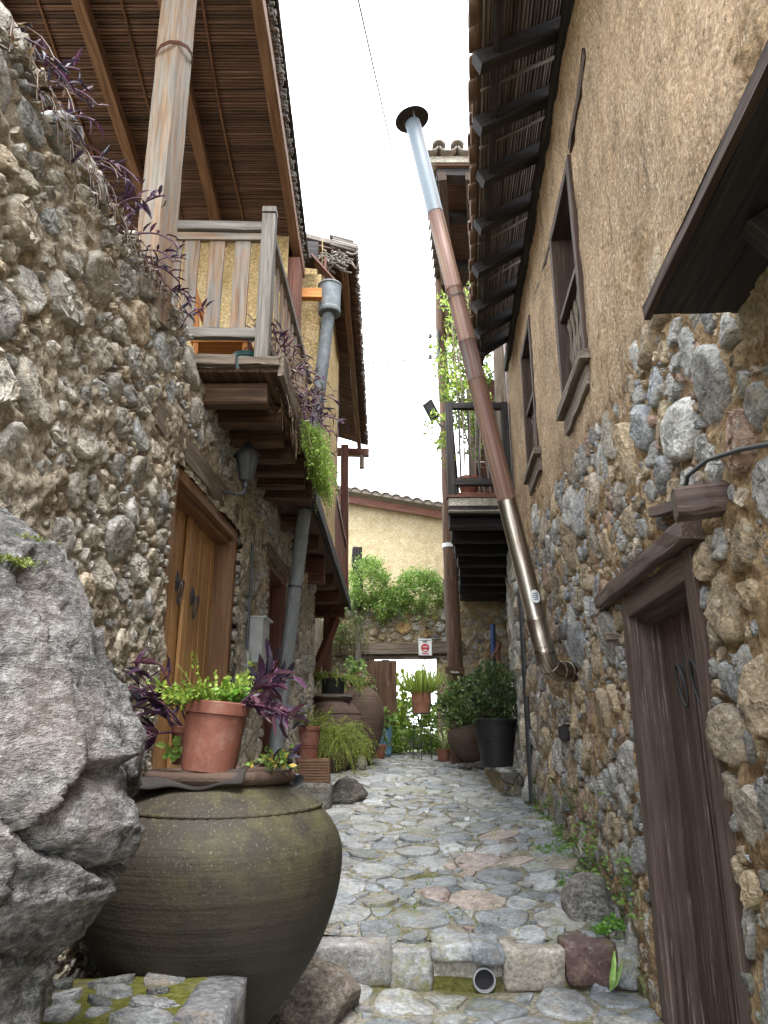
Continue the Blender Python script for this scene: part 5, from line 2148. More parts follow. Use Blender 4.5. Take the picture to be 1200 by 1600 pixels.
jar = thing('big_jar', 'huge dark clay storage jar with a mossy shoulder beside the boulder', 'jar', (-.77, 3.62, -1.42))
jz = lambda z: z + 1.42
JP = [(.0, jz(-1.42)), (.20, jz(-1.42)), (.215, jz(-1.36)), (.27, jz(-1.18)), (.39, jz(-1.02)), (.49, jz(-.86)), (.556, jz(-.68)), (.578, jz(-.53)), (.562, jz(-.43)),
      (.50, jz(-.335)), (.415, jz(-.262)), (.335, jz(-.215)), (.305, jz(-.195))]
mb = MB()
lathe(mb, (-.77, 3.62, -1.42), smooth_prof(JP, 7), 96, None, (1, 1, 1), .004, 1)
body = mb.build('body', M['jar'], jar)
mb = MB()
lathe(mb, (-.77, 3.62, -1.42), smooth_prof([(.300, jz(-.205)), (.335, jz(-.20)), (.352, jz(-.175)), (.342, jz(-.15)), (.31, jz(-.145)), (.28, jz(-.16)), (.27, jz(-.23)), (.26, jz(-.4))], 4), 72, None, (1, 1, 1), .006, 2)
mb.build('rim', M['jar_brown'], jar)
# notched cord round the shoulder
mb = MB()
pts, rr = [], []
for j in range(241):
    a = 2 * PI * j / 240
    r = .472 + .002 * math.sin(3 * a)
    pts.append(V(-.77 + r * math.cos(a), 3.62 + r * math.sin(a), -.305 + .006 * math.sin(2 * a + 1)))
    rr.append(.0085 + .0035 * (j % 4 < 2))
tube(mb, pts, rr, 6, False)
mb.build('cord_band', M['jar'], jar)

# bent dark sheet over the jar's mouth
mb = MB()
vs_, fs = [], []
nx, ny = 26, 12
for i in range(nx):
    for j in range(ny):
        x, y = -1.10 + .50 * i / (nx - 1), 3.27 + .42 * j / (ny - 1)
        z = -.158 + .018 * math.sin(3 * (x + .95)) + (.03 * ((x + .75) / .2) if x > -.75 else 0) - .06 * max(0, (3.33 - y) / .06) * (.8 + .2 * math.sin(7 * x)) + .006 * math.sin(31 * x + 9 * y)
        vs_.append((x, y, z))
for i in range(nx - 1):
    for j in range(ny - 1):
        a = i * ny + j
        fs.append((a, a + ny, a + ny + 1, a + 1))
mb.add(vs_, fs, [(v[0], v[1] * 3, v[2]) for v in vs_], (1, 1, 1), True)
sheet = tag(mb.build('cover_sheet', M['sheet_dark']), 'bent dark sheet lying over the mouth of the big jar', 'sheet')
sm = sheet.modifiers.new('thick', 'SOLIDIFY')
sm.thickness = .008


def pot(name, label, cat, c, rt, rb, h, m, tilt=None, group=None, lip=.03, rimh=.18, soil=True, n=36, foot=False):
    t = thing(name, label, cat, c, group)
    b = MB()
    if lip:
        pr = [(0, 0), (rb * .96, 0), (rb, .004), (rt * .965 - .0, h * (1 - rimh) - .001), (rt * .97 + lip * .5, h * (1 - rimh)), (rt + lip * .3, h * .985), (rt, h), (rt * .93, h), (rt * .88, h * .8), (0.0, h * .8)]
    else:
        pr = [(0, 0), (rb, 0), (rt, h), (rt * .94, h), (rt * .9, h * .85), (0, h * .85)]
    for k in range(len(pr) - 1):
        lathe(b, c, [pr[k], pr[k + 1]], n, tilt)
    o = b.build('pot', M[m], t)
    for f in o.data.polygons:
        pass
    if soil:
        b = MB()
        lathe(b, Vector(c) + (tilt @ V(0, 0, h * .86) if tilt else V(0, 0, h * .86)), [(0, .012), (rt * .5, .008), (rt * .92, 0)], 20, tilt)
        b.build('soil', M['soil'], t)
    return t


GREEN = [(.085, .15, .025), (.12, .19, .035), (.06, .11, .02), (.16, .22, .05)]
LIME = [(.20, .27, .045), (.25, .31, .06), (.15, .22, .035)]
FERN = [(.17, .20, .035), (.12, .16, .03), (.22, .24, .055), (.09, .11, .02)]
PURP = [(.075, .03, .075), (.05, .025, .06), (.12, .045, .10), (.15, .06, .09), (.04, .03, .055)]
DARKG = [(.035, .06, .022), (.05, .08, .03), (.025, .045, .018), (.08, .11, .045)]
IVY = [(.11, .18, .04), (.15, .23, .055), (.08, .135, .03), (.19, .26, .08)]
YELG = [(.24, .30, .06), (.18, .25, .045), (.30, .34, .10)]
DRY = [(.22, .13, .07), (.30, .20, .12), (.16, .09, .05)]

tc = V(-.78, 3.40, -.145)
tl = Matrix.Rotation(R(5), 3, 'Y')
p1 = pot('terracotta_pot', 'large terracotta pot with green herbs and purple leaves on the big jar', 'flower pot', tc, .142, .118, .30, 'terracotta', tl, lip=.016)
mb = MB()
rg = random.Random(31)
for k in range(85):
    a, q = rg.uniform(0, 6.28), rg.uniform(.0, .13)
    strand(mb, tc + V(math.cos(a) * q - .015, math.sin(a) * q, .28), V(math.cos(a) * .8 - .3, math.sin(a) * .7, 1.0), rg.uniform(.07, .19), rg.uniform(-.1, .5), 12, .030, .020, LIME + GREEN[:2], rg, .0018)
for k in range(6):
    a = rg.uniform(0, 6.28)
    strand(mb, tc + V(math.cos(a) * .05, math.sin(a) * .05, .28), V(math.cos(a) * .5 + .1, math.sin(a) * .4, 1.0), rg.uniform(.22, .32), .15, 7, .028, .016, LIME, rg, .0015)
mb.build('herbs', M['leaf'], p1)
mb = MB()
for k in range(26):
    a, q = rg.uniform(0, 6.28), rg.uniform(0, .065)
    leaf(mb, tc + V(.085 + math.cos(a) * q, -.02 + math.sin(a) * q, .30 + rg.uniform(0, .05)), V(math.cos(a), math.sin(a), .5), V(0, -.3, 1), .055, .055, vary(rg, [(.16, .30, .06), (.20, .34, .09)]), .3)
mb.build('broad_leaves', M['leaf'], p1)


def purple_plant(parent, bases, seed, nleaf=9, L=.13, W=.032, stem_mat=True, single=True, length=.3, droop=.5):
    """arching stems, each with big lance-shaped leaves"""
    rg = random.Random(seed)
    stems, joined = MB(), MB()
    for (p, d, ln_) in bases:
        p, d = Vector(p), Vector(d).normalized()
        pts = [p.copy()]
        for i in range(8):
            d = (d + V(rg.uniform(-.12, .12), rg.uniform(-.12, .12), -droop * .22)).normalized()
            p = p + d * ln_ / 8
            pts.append(p.copy())
        if single:
            stems = MB()
        tube(stems, pts, [.005] * len(pts), 5, False, (.13, .05, .09))
        if single:
            stems.build('stem', M['leaf_purple'], parent)
        for j in range(nleaf):
            t = (.25 + .75 * j / (nleaf - 1)) * 7.99
            i = int(t)
            q = pts[i].lerp(pts[i + 1], t - i)
            ax = (pts[i + 1] - pts[i]).normalized()
            side = rv(rg, .1)
            side = (side - ax * side.dot(ax)).normalized()
            dd = (ax * rg.uniform(.3, .9) + side * .8 + V(0, 0, rg.uniform(-.35, .35))).normalized()
            m_ = MB() if single else joined
            s = rg.uniform(.7, 1.2)
            leaf(m_, q, dd, rv(rg, .7), L * s, W * s, vary(rg, PURP), rg.uniform(.1, .7))
            if single:
                m_.build('leaf', M['leaf_purple'], parent)
    if not single:
        tag(stems.build('stems', M['leaf_purple'], parent), kind='stuff')
        tag(joined.build('leaves', M['leaf_purple'], parent), kind='stuff')


bs = []
rg = random.Random(77)
for k in range(6):
    bs.append((tc + V(.12, -.03 + .05 * k, .27), V(.45 + .2 * rg.random(), rg.uniform(-.5, .3), 1.0), rg.uniform(.18, .30)))
for k in range(4):
    bs.append((tc + V(.13, -.06 + .04 * k, .27), V(.9, rg.uniform(-.7, .2), .35), rg.uniform(.2, .34)))
purple_plant(p1, bs, 5, 7, .125, .034)
p2 = pot('terracotta_pot', 'small dark red pot with purple leaves tucked behind the large terracotta pot', 'flower pot', V(-.925, 3.56, -.12), .075, .06, .17, 'terracotta', lip=.012)
bs = []
for k in range(7):
    bs.append((V(-.95 + rg.uniform(-.04, .04), 3.52, .03), V(-.5 + rg.uniform(-.4, .3), -.2, 1.0), rg.uniform(.25, .36)))
for k in range(6):
    bs.append((V(-.97, 3.50, .02), V(-.9, -.5 + rg.uniform(-.3, .3), .15), rg.uniform(.24, .36)))
purple_plant(p2, bs, 6, 7, .125, .034)
mb = MB()
for k in range(14):
    a = rg.uniform(0, 6.28)
    leaf(mb, V(-.96 + rg.uniform(-.06, .05), 3.46, -.05 + rg.uniform(-.04, .06)), V(math.cos(a), -.4, math.sin(a) * .6), V(0, -1, .5), .05, .035, vary(rg, GREEN), .3)
mb.build('green_leaves', M['leaf'], p2)
mb = MB()
rg = random.Random(41)
for k in range(16):
    c = V(-.50 + rg.uniform(-.06, .06), 3.42 + rg.uniform(-.08, .1), -.14)
    strand(mb, c, V(rg.uniform(-.4, .6), rg.uniform(-.6, .3), 1), rg.uniform(.08, .16), .5, 7, .035, .02, GREEN + [(.36, .26, .05)], rg, .002)
mb.build('weed', M['leaf']).name = 'weed'
w_ = bpy.data.objects['weed']
tag(w_, 'scruffy green weed growing over the rim of the big jar', 'weed')
bs = [(V(-.52, 3.42, -.13), V(.6, .3, .6), .12)]
purple_plant(w_, bs, 8, 4, .10, .03)

# brick planter with pot and fern on the left
BD = 9.2
mb = MB()
block(mb, (-.93, BD + .12, -.68), (.30, .20, .16), 610, None, 7, .02, .25, (.17, .16, .14))
tag(mb.build('base_stone', M['stone_dim']), 'low dark stone block under the hollow clay brick', 'stone')
bp = thing('hollow_brick', 'ribbed hollow clay brick on a low stone under a terracotta pot', 'brick', (-.92, BD, -.53))
bw = Frame((0, BD - .02, 0), (1, 0, 0), (0, -1, 0))
mb = MB()
fbox(mb, bw, -1.16, -.66, -.525, -.245, -.30, 0, 1, 0, .02)
mb.build('brick_body', M['brick'], bp)
for k in range(8):
    z = -.505 + .032 * k
    one('rib', M['brick'], bp, fbox, bw, -1.0, -.67, z, z + .017, .0, .012, 1, 0, .2)
for i in range(3):
    for k in range(4):
        one('cell', M['shade'], bp, fbox, bw, -1.14 + .045 * i, -1.11 + .045 * i, -.49 + .06 * k, -.455 + .06 * k, .001, .004, 1, 0, 0)
c3 = V(-.945, BD + .12, -.243)
p3 = pot('terracotta_pot', 'ringed terracotta pot with a feathery fern standing on the hollow brick', 'flower pot', c3, .165, .13, .37, 'terracotta', lip=.016, rimh=.12)
for z in (.12, .15):
    mb = MB()
    lathe(mb, c3, [(.13 + .035 * z / .37 + .002, z), (.13 + .035 * z / .37 + .008, z + .008), (.13 + .035 * z / .37 + .004, z + .016)], 36)
    mb.build('ring', M['terracotta'], p3)
mb = MB()
rg = random.Random(51)
for k in range(60):
    a = rg.uniform(0, 6.28)
    strand(mb, c3 + V(math.cos(a) * .08, math.sin(a) * .08, .33), V(math.cos(a) * .6, math.sin(a) * .6, 1), rg.uniform(.2, .42), rg.uniform(.1, .6), 34, .026, .009, FERN, rg, .0022)
mb.build('fern', M['leaf'], p3)
purple_plant(p3, [(c3 + V(.05, -.1, .33), V(-.3, -.6, .7), .34)], 9, 5, .17, .045, single=True)
fr_t = thing('trailing_fern', 'yellow-green asparagus fern spilling over a rock beside the hollow brick', 'fern', (-.55, 9.65, zg(9.65)))
mb = MB()
for k in range(260):
    a = rg.uniform(0, 6.28)
    c = V(-.62 + rg.uniform(-.14, .16), 9.65 + rg.uniform(-.15, .18), .0 + rg.uniform(-.15, .1))
    strand(mb, c, V(math.cos(a) * .9 + .15, math.sin(a) * .7 - .4, .8), rg.uniform(.35, .68), rg.uniform(.7, 1.2), 44, .024, .008, FERN + YELG[1:2], rg, .0020)
mb.build('fronds', M['leaf'], fr_t)
mb = MB()
rock(mb, (-.47, 9.72, -.68), (.27, .22, .19), 91, 4, .2, tint=(.20, .19, .165), cut=8)
tag(mb.build('rock', M['boulder']), 'dark rock half hidden under the trailing fern', 'rock')

# jars in the yard on the left
def bigjar(name, label, c, s, seed, m='jar_brown', prof=None, tilt=None):
    t = thing(name, label, 'jar', c)
    P_ = prof or [(0, 0), (.20, 0), (.24, .06), (.40, .30), (.495, .60), (.50, .78), (.45, .96), (.36, 1.08), (.30, 1.13), (.33, 1.16), (.345, 1.19), (.30, 1.20), (.26, 1.14)]
    b = MB()
    lathe(b, c, smooth_prof([(a * s, z * s) for a, z in P_], 5), 56, tilt, (1, 1, 1), .006, seed)
    b.build('body', M[m], t)
    for zz, rr in ((.93, .468), (.52, .484)):
        if prof:
            continue
        b = MB()
        tube(b, [V(c[0] + rr * s * math.cos(a), c[1] + rr * s * math.sin(a), c[2] + zz * s) for a in np.linspace(0, 2 * PI, 61)], .012, 6, False)
        b.build('cord_band', M[m], t)
    return t


c4 = V(-.86, 12.45, zg(12.45) - .02)
bigjar('storage_jar', 'brown storage jar carrying a black bowl pot under the jettied house', c4, 1.0, 3)
mb = MB()
beam(mb, c4 + V(-.42, -.05, 1.215), c4 + V(.32, -.05, 1.215), .5, .035, seg=3, jit=.008)
tag(mb.build('board', M['wood_grey']), 'grey board lying across the brown storage jar', 'board')
c5 = c4 + V(.02, -.06, 1.235)
p5 = pot('bowl_pot', 'black bowl pot with trailing greenery on the brown storage jar', 'flower pot', c5, .215, .165, .26, 'pot_dark', lip=.012, rimh=.1)
mb = MB()
rg = random.Random(61)
for k in range(110):
    a = rg.uniform(0, 6.28)
    strand(mb, c5 + V(math.cos(a) * .15, math.sin(a) * .12, .24), V(math.cos(a) * 1.0, math.sin(a) * .7, rg.uniform(.4, 1.2)), rg.uniform(.25, .62), rg.uniform(.4, 1.0), 30, .032, .014, FERN + GREEN + YELG[:1], rg, .0022)
mb.build('greenery', M['leaf'], p5)
c6 = V(-.42, 13.3, zg(13.3) - .02)
bigjar('storage_jar', 'tall egg-shaped brown jar standing between the storage jar and the gateway', c6, 1.0, 5,
       prof=[(0, 0), (.15, 0), (.18, .06), (.34, .35), (.42, .70), (.415, .95), (.34, 1.18), (.22, 1.32), (.17, 1.36), (.19, 1.40), (.20, 1.42), (.16, 1.42)])
c7 = c6 + V(-.08, -.02, 1.42)
p7 = pot('terracotta_pot', 'small terracotta pot with pale green leaves on the tall egg-shaped jar', 'flower pot', c7, .11, .085, .2, 'terracotta', lip=.014)
mb = MB()
bush(mb, c7 + V(0, 0, .28), (.24, .2, .14), 26, 14, .06, .045, [(.16, .24, .09), (.22, .30, .13), (.12, .19, .05)], 62)
for k in range(22):
    a = rg.uniform(0, 6.28)
    strand(mb, c7 + V(math.cos(a) * .08, math.sin(a) * .08, .2), V(math.cos(a), math.sin(a), .3), rg.uniform(.3, .55), .9, 14, .05, .035, [(.16, .22, .08), (.22, .14, .10)], rg, .002)
mb.build('leaves', M['leaf'], p7)
mb = MB()
rock(mb, (-.42, 12.62, -.43), (.15, .12, .16), 93, 3, .3, tint=(.30, .28, .25), smooth=False)
tag(mb.build('rock', M['boulder']), 'small knobbly pale rock at the foot of the brown jars', 'rock')
p8 = pot('red_pot', 'low dark red pot with dusty green leaves by the gate leaf', 'flower pot', V(-.14, 14.2, zg(14.2)), .19, .14, .26, 'terracotta', lip=.02)
mb = MB()
bush(mb, V(-.12, 14.2, -.05), (.26, .2, .16), 26, 14, .08, .05, [(.09, .13, .06), (.13, .18, .08), (.08, .10, .06)], 63)
mb.build('leaves', M['leaf'], p8)
p9 = thing('blue_drum', 'pale blue plastic drum behind the dark red pot', 'drum', V(.02, 14.7, zg(14.7)))
mb = MB()
lathe(mb, V(.02, 14.7, zg(14.7)), [(0, 0), (.13, 0), (.135, .05), (.13, .25), (.135, .28), (.13, .55), (.12, .57), (0, .57)], 24)
mb.build('body', M['pot_blue'], p9)
mb = MB()
bush(mb, V(.0, 14.75, .25), (.26, .2, .28), 26, 12, .11, .08, IVY, 64)
mb.build('leaves', M['leaf'], p9)

# spider plant on an iron stand, centre
st = thing('plant_stand', 'thin iron stand holding a terracotta pot of yellow-green spider plant', 'plant stand', V(.71, 14.2, zg(14.2)))
cs = V(.71, 14.2, .42)
for k in range(3):
    a = 2 * PI * k / 3 + .4
    mb = MB()
    tube(mb, [cs + V(math.cos(a) * .17, math.sin(a) * .17, .0), V(.71 + math.cos(a) * .20, 14.2 + math.sin(a) * .2, zg(14.2))], .009, 5)
    mb.build('leg', M['iron'], st)
mb = MB()
tube(mb, [cs + V(math.cos(a) * .17, math.sin(a) * .17, .01) for a in np.linspace(0, 2 * PI, 25)], .009, 5, False)
mb.build('hoop', M['iron'], st)
ps = pot('terracotta_pot', 'banded terracotta pot of arching yellow-green spider plant on the iron stand', 'flower pot', cs, .185, .155, .40, 'terracotta_old', lip=.02, rimh=.5)
mb = MB()
rg = random.Random(65)
blades(mb, cs + V(0, 0, .36), .14, 340, .62, .024, YELG, rg, 1.5)
mb.build('leaves', M['leaf'], ps)

# variegated agave
pa = pot('terracotta_pot', 'small terracotta pot with a variegated agave at the edge of the paving', 'flower pot', V(1.10, 14.0, zg(14.0)), .13, .10, .2, 'terracotta', lip=.014)
for k in range(15):
    a = rg.uniform(0, 6.28)
    mb = MB()
    d = V(math.cos(a) * rg.uniform(.4, 1.3), math.sin(a) * .6, 1).normalized()
    leaf(mb, V(1.10, 14.0, zg(14) + .18), d, V(-d.x, -d.y, .6), rg.uniform(.35, .72), .05, vary(rg, [(.46, .47, .28), (.40, .42, .25), (.13, .18, .08)]), rg.uniform(.4, 1.5))
    mb.build('leaf', M['leaf'], pa)

# right: tilted jar and black planter
c10 = V(1.52, 12.95, zg(12.95))
tj = bigjar('tilted_jar', 'reddish brown jar tilted on stones beside the black planter', c10 + V(.02, 0, .10), .72, 7, prof=[(0, 0), (.16, 0), (.2, .05), (.36, .28), (.45, .52), (.46, .68), (.42, .82), (.40, .84), (.38, .78)], tilt=Matrix.Rotation(R(-16), 3, 'Y'))
mb = MB()
rg = random.Random(66)
for k in range(9):
    mb = MB()
    rock(mb, (1.32 + .06 * k + rg.uniform(-.02, .02), 12.72 + rg.uniform(-.03, .1), zg(12.8) + .05), (.08, .07, .06), 400 + k, 2, .2, tint=(.15, .14, .12), smooth=False)
    tag(mb.build('rock', M['boulder']), 'small dark stone wedged under the tilted jar', 'rock', 'stones under the tilted jar')
c11 = V(1.62, 10.95, -.405)
bk = pot('black_planter', 'large black tapered planter with a glossy dark shrub by the house corner', 'planter', c11, .315, .22, .66, 'pot_dark', lip=.025, rimh=.07)
for s in (1,):
    mb = MB()
    tube(mb, [c11 + V(.262 + .03 * math.sin(a) , -.14 + .05 * math.cos(a), .52 + .05 * math.sin(a)) for a in np.linspace(0, 2 * PI, 13)], .015, 6, False)
    mb.build('handle', M['pot_dark'], bk)
mb = MB()
lathe(mb, c11, [(.276, .36), (.283, .37), (.279, .38)], 36)
mb.build('band', M['pot_dark'], bk)


def shrub(parent, c, rad, seed, cols, clumps=90, per=26, L=.075, W=.045, stems=9):
    rg = random.Random(seed)
    b = MB()
    c = Vector(c)
    for k in range(stems):
        e = c + V(rg.uniform(-.7, .7) * rad[0], rg.uniform(-.7, .7) * rad[1], rg.uniform(-.2, .7) * rad[2])
        s0 = c + V(rg.uniform(-.05, .05), rg.uniform(-.05, .05), -rad[2] - .15)
        tube(b, [s0, s0.lerp(e, .5) + V(rg.uniform(-.05, .05), 0, .05), e], [.016, .010, .004], 5, False)
    b.build('stems', M['wood_joist'], parent)
    b = MB()
    bush(b, c, rad, clumps, per, L, W, cols, seed, .3, .34)
    b.build('foliage', M['leaf'], parent)


shrub(bk, c11 + V(-.04, 0, 1.05), (.44, .36, .44), 67, DARKG + [(.10, .14, .05)], 120, 28, .06, .036)
shrub(tj, c10 + V(-.10, .05, 1.02), (.50, .40, .48), 68, [(.06, .10, .03), (.10, .15, .045), (.14, .19, .06), (.045, .075, .03)], 100, 26)

# gateway greenery and ground cover
veg = MB()
bush(veg, V(.55, 15.3, -.12), (1.3, .45, .22), 130, 26, .07, .04, IVY + GREEN, 81, .6, .5)
bush(veg, V(.9, 16.6, .15), (.9, .4, .45), 70, 24, .09, .06, IVY, 82)
bush(veg, V(.2, 16.9, .6), (.35, .3, .7), 26, 14, .10, .07, LIME + IVY, 83)
bush(veg, V(.7, 17.3, .25), (1.3, .5, .62), 120, 26, .10, .07, IVY + LIME[:1], 86)
tag(veg.build('ground_cover', M['leaf']), 'low green weeds filling the gateway and the foot of the courtyard wall', 'weeds', kind='stuff')
for i, (x, z, rx_, rz_, lb) in enumerate(((-.35, 3.25, .48, .62, 'loose pale green creeper trailing down the left of the courtyard wall'),
                                         (.82, 3.12, .62, .48, 'round bushy green creeper mounded on the wall over the gateway'))):
    iv = thing('creeper', lb, 'creeper', V(x, 16.0, 2.7))
    mb = MB()
    bush(mb, V(x, 15.98, z), (rx_, .42, rz_), 170, 46, .055, .028, IVY, 84 + i, .5, .42)
    if i == 0:
        bush(mb, V(.28, 15.95, 2.92), (.34, .35, .30), 80, 40, .055, .028, IVY, 93, .4, .42)
        bush(mb, V(-.02, 15.9, 2.75), (.34, .3, .34), 70, 40, .055, .028, IVY, 94, .2, .42)
        bush(mb, V(-.85, 15.9, 2.5), (.42, .3, .7), 60, 30, .06, .035, [(.09, .14, .05), (.14, .19, .08), (.06, .10, .035)], 95, .0, .4)
        for k in range(60):
            strand(mb, V(rg.uniform(-1.2, -.4), 15.85, rg.uniform(2.2, 2.9)), V(rg.uniform(-.3, .3), -.4, -.2), rg.uniform(.4, .9), .9, 16, .05, .025, [(.12, .14, .05), (.16, .15, .07), (.09, .11, .04)], rg, .003)
    else:
        for k in range(40):
            strand(mb, V(rg.uniform(.35, 1.3), 15.85, rg.uniform(2.6, 2.9)), V(rg.uniform(-.3, .3), -.6, .1), rg.uniform(.2, .45), .9, 12, .045, .025, IVY + DRY[:1], rg, .003)
    mb.build('foliage', M['leaf'], iv)
mb = MB()
rock(mb, (.55, 15.55, -.10), (.40, .22, .16), 95, 3, .2, tint=(.30, .28, .25))
tag(mb.build('rock', M['boulder']), 'pale flat rock lying in the weeds of the gateway', 'rock')

# vine in the gateway
vn = thing('vine', 'lime green vine climbing inside the gateway beside the gate leaf', 'vine', V(.28, 16.3, -.3))
mb = MB()
rg = random.Random(97)
for k in range(7):
    strand(mb, V(.15 + .05 * k, 16.35, -.2), V(rg.uniform(-.1, .4), -.1, 1), rg.uniform(1.0, 2.1), .02, 22, .14, .11, LIME, rg, .008, False)
mb.build('foliage', M['leaf'], vn)

# pole carrying the far roof, with its notices
pl = thing('timber_pole', 'tall rough timber pole carrying the balcony house roof beside the gateway', 'pole', V(1.33, 13.7, zg(13.7)))
mb = MB()
q0, q1 = at(714, 1092, 13.7), at(686, 420, 13.7)
q0.z = zg(13.7) - .05
pts = [q0.lerp(q1, t) + V(.012 * math.sin(t * 13), 0, 0) for t in np.linspace(0, 1, 26)]
tube(mb, pts, [.155 - .055 * t for t in np.linspace(0, 1, 26)], 16, True, jit=.05)
mb.build('shaft', M['wood_joist'], pl)
mb = MB()
c = at(702, 854, 13.7)
tube(mb, [c + V(0, 0, -.03), c + V(0, 0, .05)], .142, 16, False)
mb.build('white_band', M['white'], pl)
for k in range(3):
    c = at(684, 527 + 16 * k, 13.65)
    mb = MB()
    tube(mb, [c + V(-.02, -.05, 0), c + V(-.16, -.05, .0)], .012, 6)
    mb.build('insulator_pin', M['iron_grey'], pl)
    mb = MB()
    lathe(mb, c + V(-.17, -.05, -.05), [(0, 0), (.03, 0), (.045, .02), (.03, .04), (.045, .06), (.03, .09), (0, .1)], 12)
    mb.build('insulator', M['glass_dark'], pl)
one('insulator_rack', M['iron_grey'], pl, beam, at(684, 515, 13.55), at(686, 566, 13.55), .05, .03, seg=2)

sg = thing('wooden_sign', 'small brown wooden sign with faint white writing on the timber pole', 'sign', at(712, 1048, 13.5))
mb = MB()
a, b = at(696, 1047, 13.5), at(726, 1048, 13.5)
beam(mb, a, b, .03, .13, seg=3, jit=.002)
mb.build('board', M['wood_joist'], sg)
mb = MB()
pts = [a.lerp(b, .28 + .40 * t / 30) + V(0, -.018, -.035 + .018 * math.sin(t * 1.9) * (1 + .5 * math.sin(t * .7))) for t in range(31)]
tube(mb, pts, .004, 4, False)
mb.build('writing', M['white'], sg)

ns = thing('notice_sign', 'white notice with a red disc on the lintel of the gateway', 'sign', V(.9, 15.8, 1.6))
FS = Frame((0, 15.78, 0), (1, 0, 0), (0, -1, 0))
sx0, sx1 = at(654, 1010, 15.78).x, at(674.5, 1010, 15.78).x
sz0, sz1 = at(664, 1024, 15.78).z, at(664, 998, 15.78).z
one('plate', M['white'], ns, fbox, FS, sx0, sx1, sz0, sz1, 0, .012, 1, 0, .04)
scx, scz = (sx0 + sx1) / 2, sz0 + (sz1 - sz0) * .45
mb = MB()
lathe(mb, (scx, 15.766, scz), [(.0, .001), (.088, .001), (.09, 0)], 30, Matrix.Rotation(R(90), 3, 'X'))
mb.build('disc', M['red'], ns)
for (w, z, h, m) in ((.125, .90, .010, 'ink'), (.045, .845, .010, 'ink'), (.055, .785, .012, 'ink'), (.075, .11, .020, 'red')):
    zz = sz0 + (sz1 - sz0) * z
    n_ = max(3, int(w / .012))
    for k in range(n_):
        u = scx - w + 2 * w * k / n_
        one('letter', M[m], ns, fbox, FS, u, u + 2 * w / n_ * .72, zz - h * (.8 + .2 * (k % 2)), zz + h, .0125, .0145, 1, 0, 0)
for (u0_, u1_, z0_, z1_) in ((-.045, -.02, .012, .030), (-.012, .012, .010, .034), (.02, .05, .012, .030), (-.04, .035, -.062, -.04)):
    one('letter', M['white'], ns, fbox, FS, scx + u0_, scx + u1_, scz + z0_, scz + z1_, .0165, .018, 1, 0, 0)

# street lamp head and wires
sl = thing('street_lamp', 'flat grey street lamp head on an arm fixed to the timber pole', 'street lamp', at(680, 650, 12.5))
a, b = at(667, 628, 12.3), at(681, 655, 12.5)
mb = MB()
beam(mb, a, b, .24, .06, up=(.3, -1, .2), seg=4, jit=.0, ch=.3)
mb.build('head', M['iron_grey'], sl)
mb = MB()
beam(mb, a.lerp(b, .15) + V(0, -.035, -.01), a.lerp(b, .6) + V(0, -.035, -.01), .16, .02, up=(.3, -1, .2), seg=2, ch=.3)
mb.build('lens', M['glass_dark'], sl)
mb = MB()
tube(mb, [b, b + V(.08, .02, -.12), b + V(.16, .03, -.16)], .022, 8)
mb.build('arm', M['iron_grey'], sl)


def wire(label, a, b, sag, r, name='cable'):
    b_ = MB()
    pts = []
    for k in range(25):
        t = k / 24
        p = Vector(a).lerp(Vector(b), t)
        p.z -= sag * 4 * t * (1 - t)
        pts.append(p)
    tube(b_, pts, r, 5, False)
    return tag(b_.build(name, M['cable']), label, 'cable')


wire('thin service wire rising from the jettied roof to the street lamp', V(-.33, 13.4, at(575, 679, 13.4).z), at(676, 618, 12.5), .05, .010)
wire('overhead wire crossing the open sky above the lane', at(553, -30, 9.0), at(664, 455, 30.0), .1, .020)
wire('second overhead wire crossing the open sky above the lane', at(566, -30, 9.0), at(668, 460, 30.0), .15, .012)
for k in range(2):
    wire(('upper' if k == 0 else 'middle') + ' stub of wire running off the pole insulators', at(684, 529 + 16 * k, 12.5) + V(-.2, -.05, 0), at(648, 533 + 15 * k, 12.6), .0, .006)
an = thing('spaced_cable', 'twisted cable with small spacers strung from the pole towards the jettied roof', 'cable', at(600, 566, 13.2))
a, b = at(560, 568, 13.5), at(683, 560, 12.5)
mb = MB()
tube(mb, [a.lerp(b, k / 12) for k in range(13)], .012, 6, False)
mb.build('cable_run', M['cable'], an)
for k in range(11):
    c = a.lerp(b, .02 + .66 * k / 10)
    mb = MB()
    tube(mb, [c + V(-.03, 0, .0), c + V(.01, 0, .09)], .008, 5)
    mb.build('spacer', M['cable'], an)

# iron bits by the far right wall
hb = thing('handrail', 'rust-red handrail with a blue post in front of the courtyard wall', 'handrail', V(2.1, 15.2, -.3))
mb = MB()
tube(mb, [at(770, 975, 15.6), at(772, 1075, 15.6), V(at(772, 1075, 15.6).x, 15.6, -.3)], .05, 8)
mb.build('blue_post', M['blue_paint'], hb)
one('post', M['wood_red'], hb, beam, V(at(783, 1120, 14.6).x, 14.6, -.35), at(779, 1010, 14.6), .07, .07, up=(0, 1, 0), seg=3)
one('rail', M['wood_red'], hb, beam, at(768, 1032, 15.4), at(782, 1006, 14.4), .06, .08, seg=3)
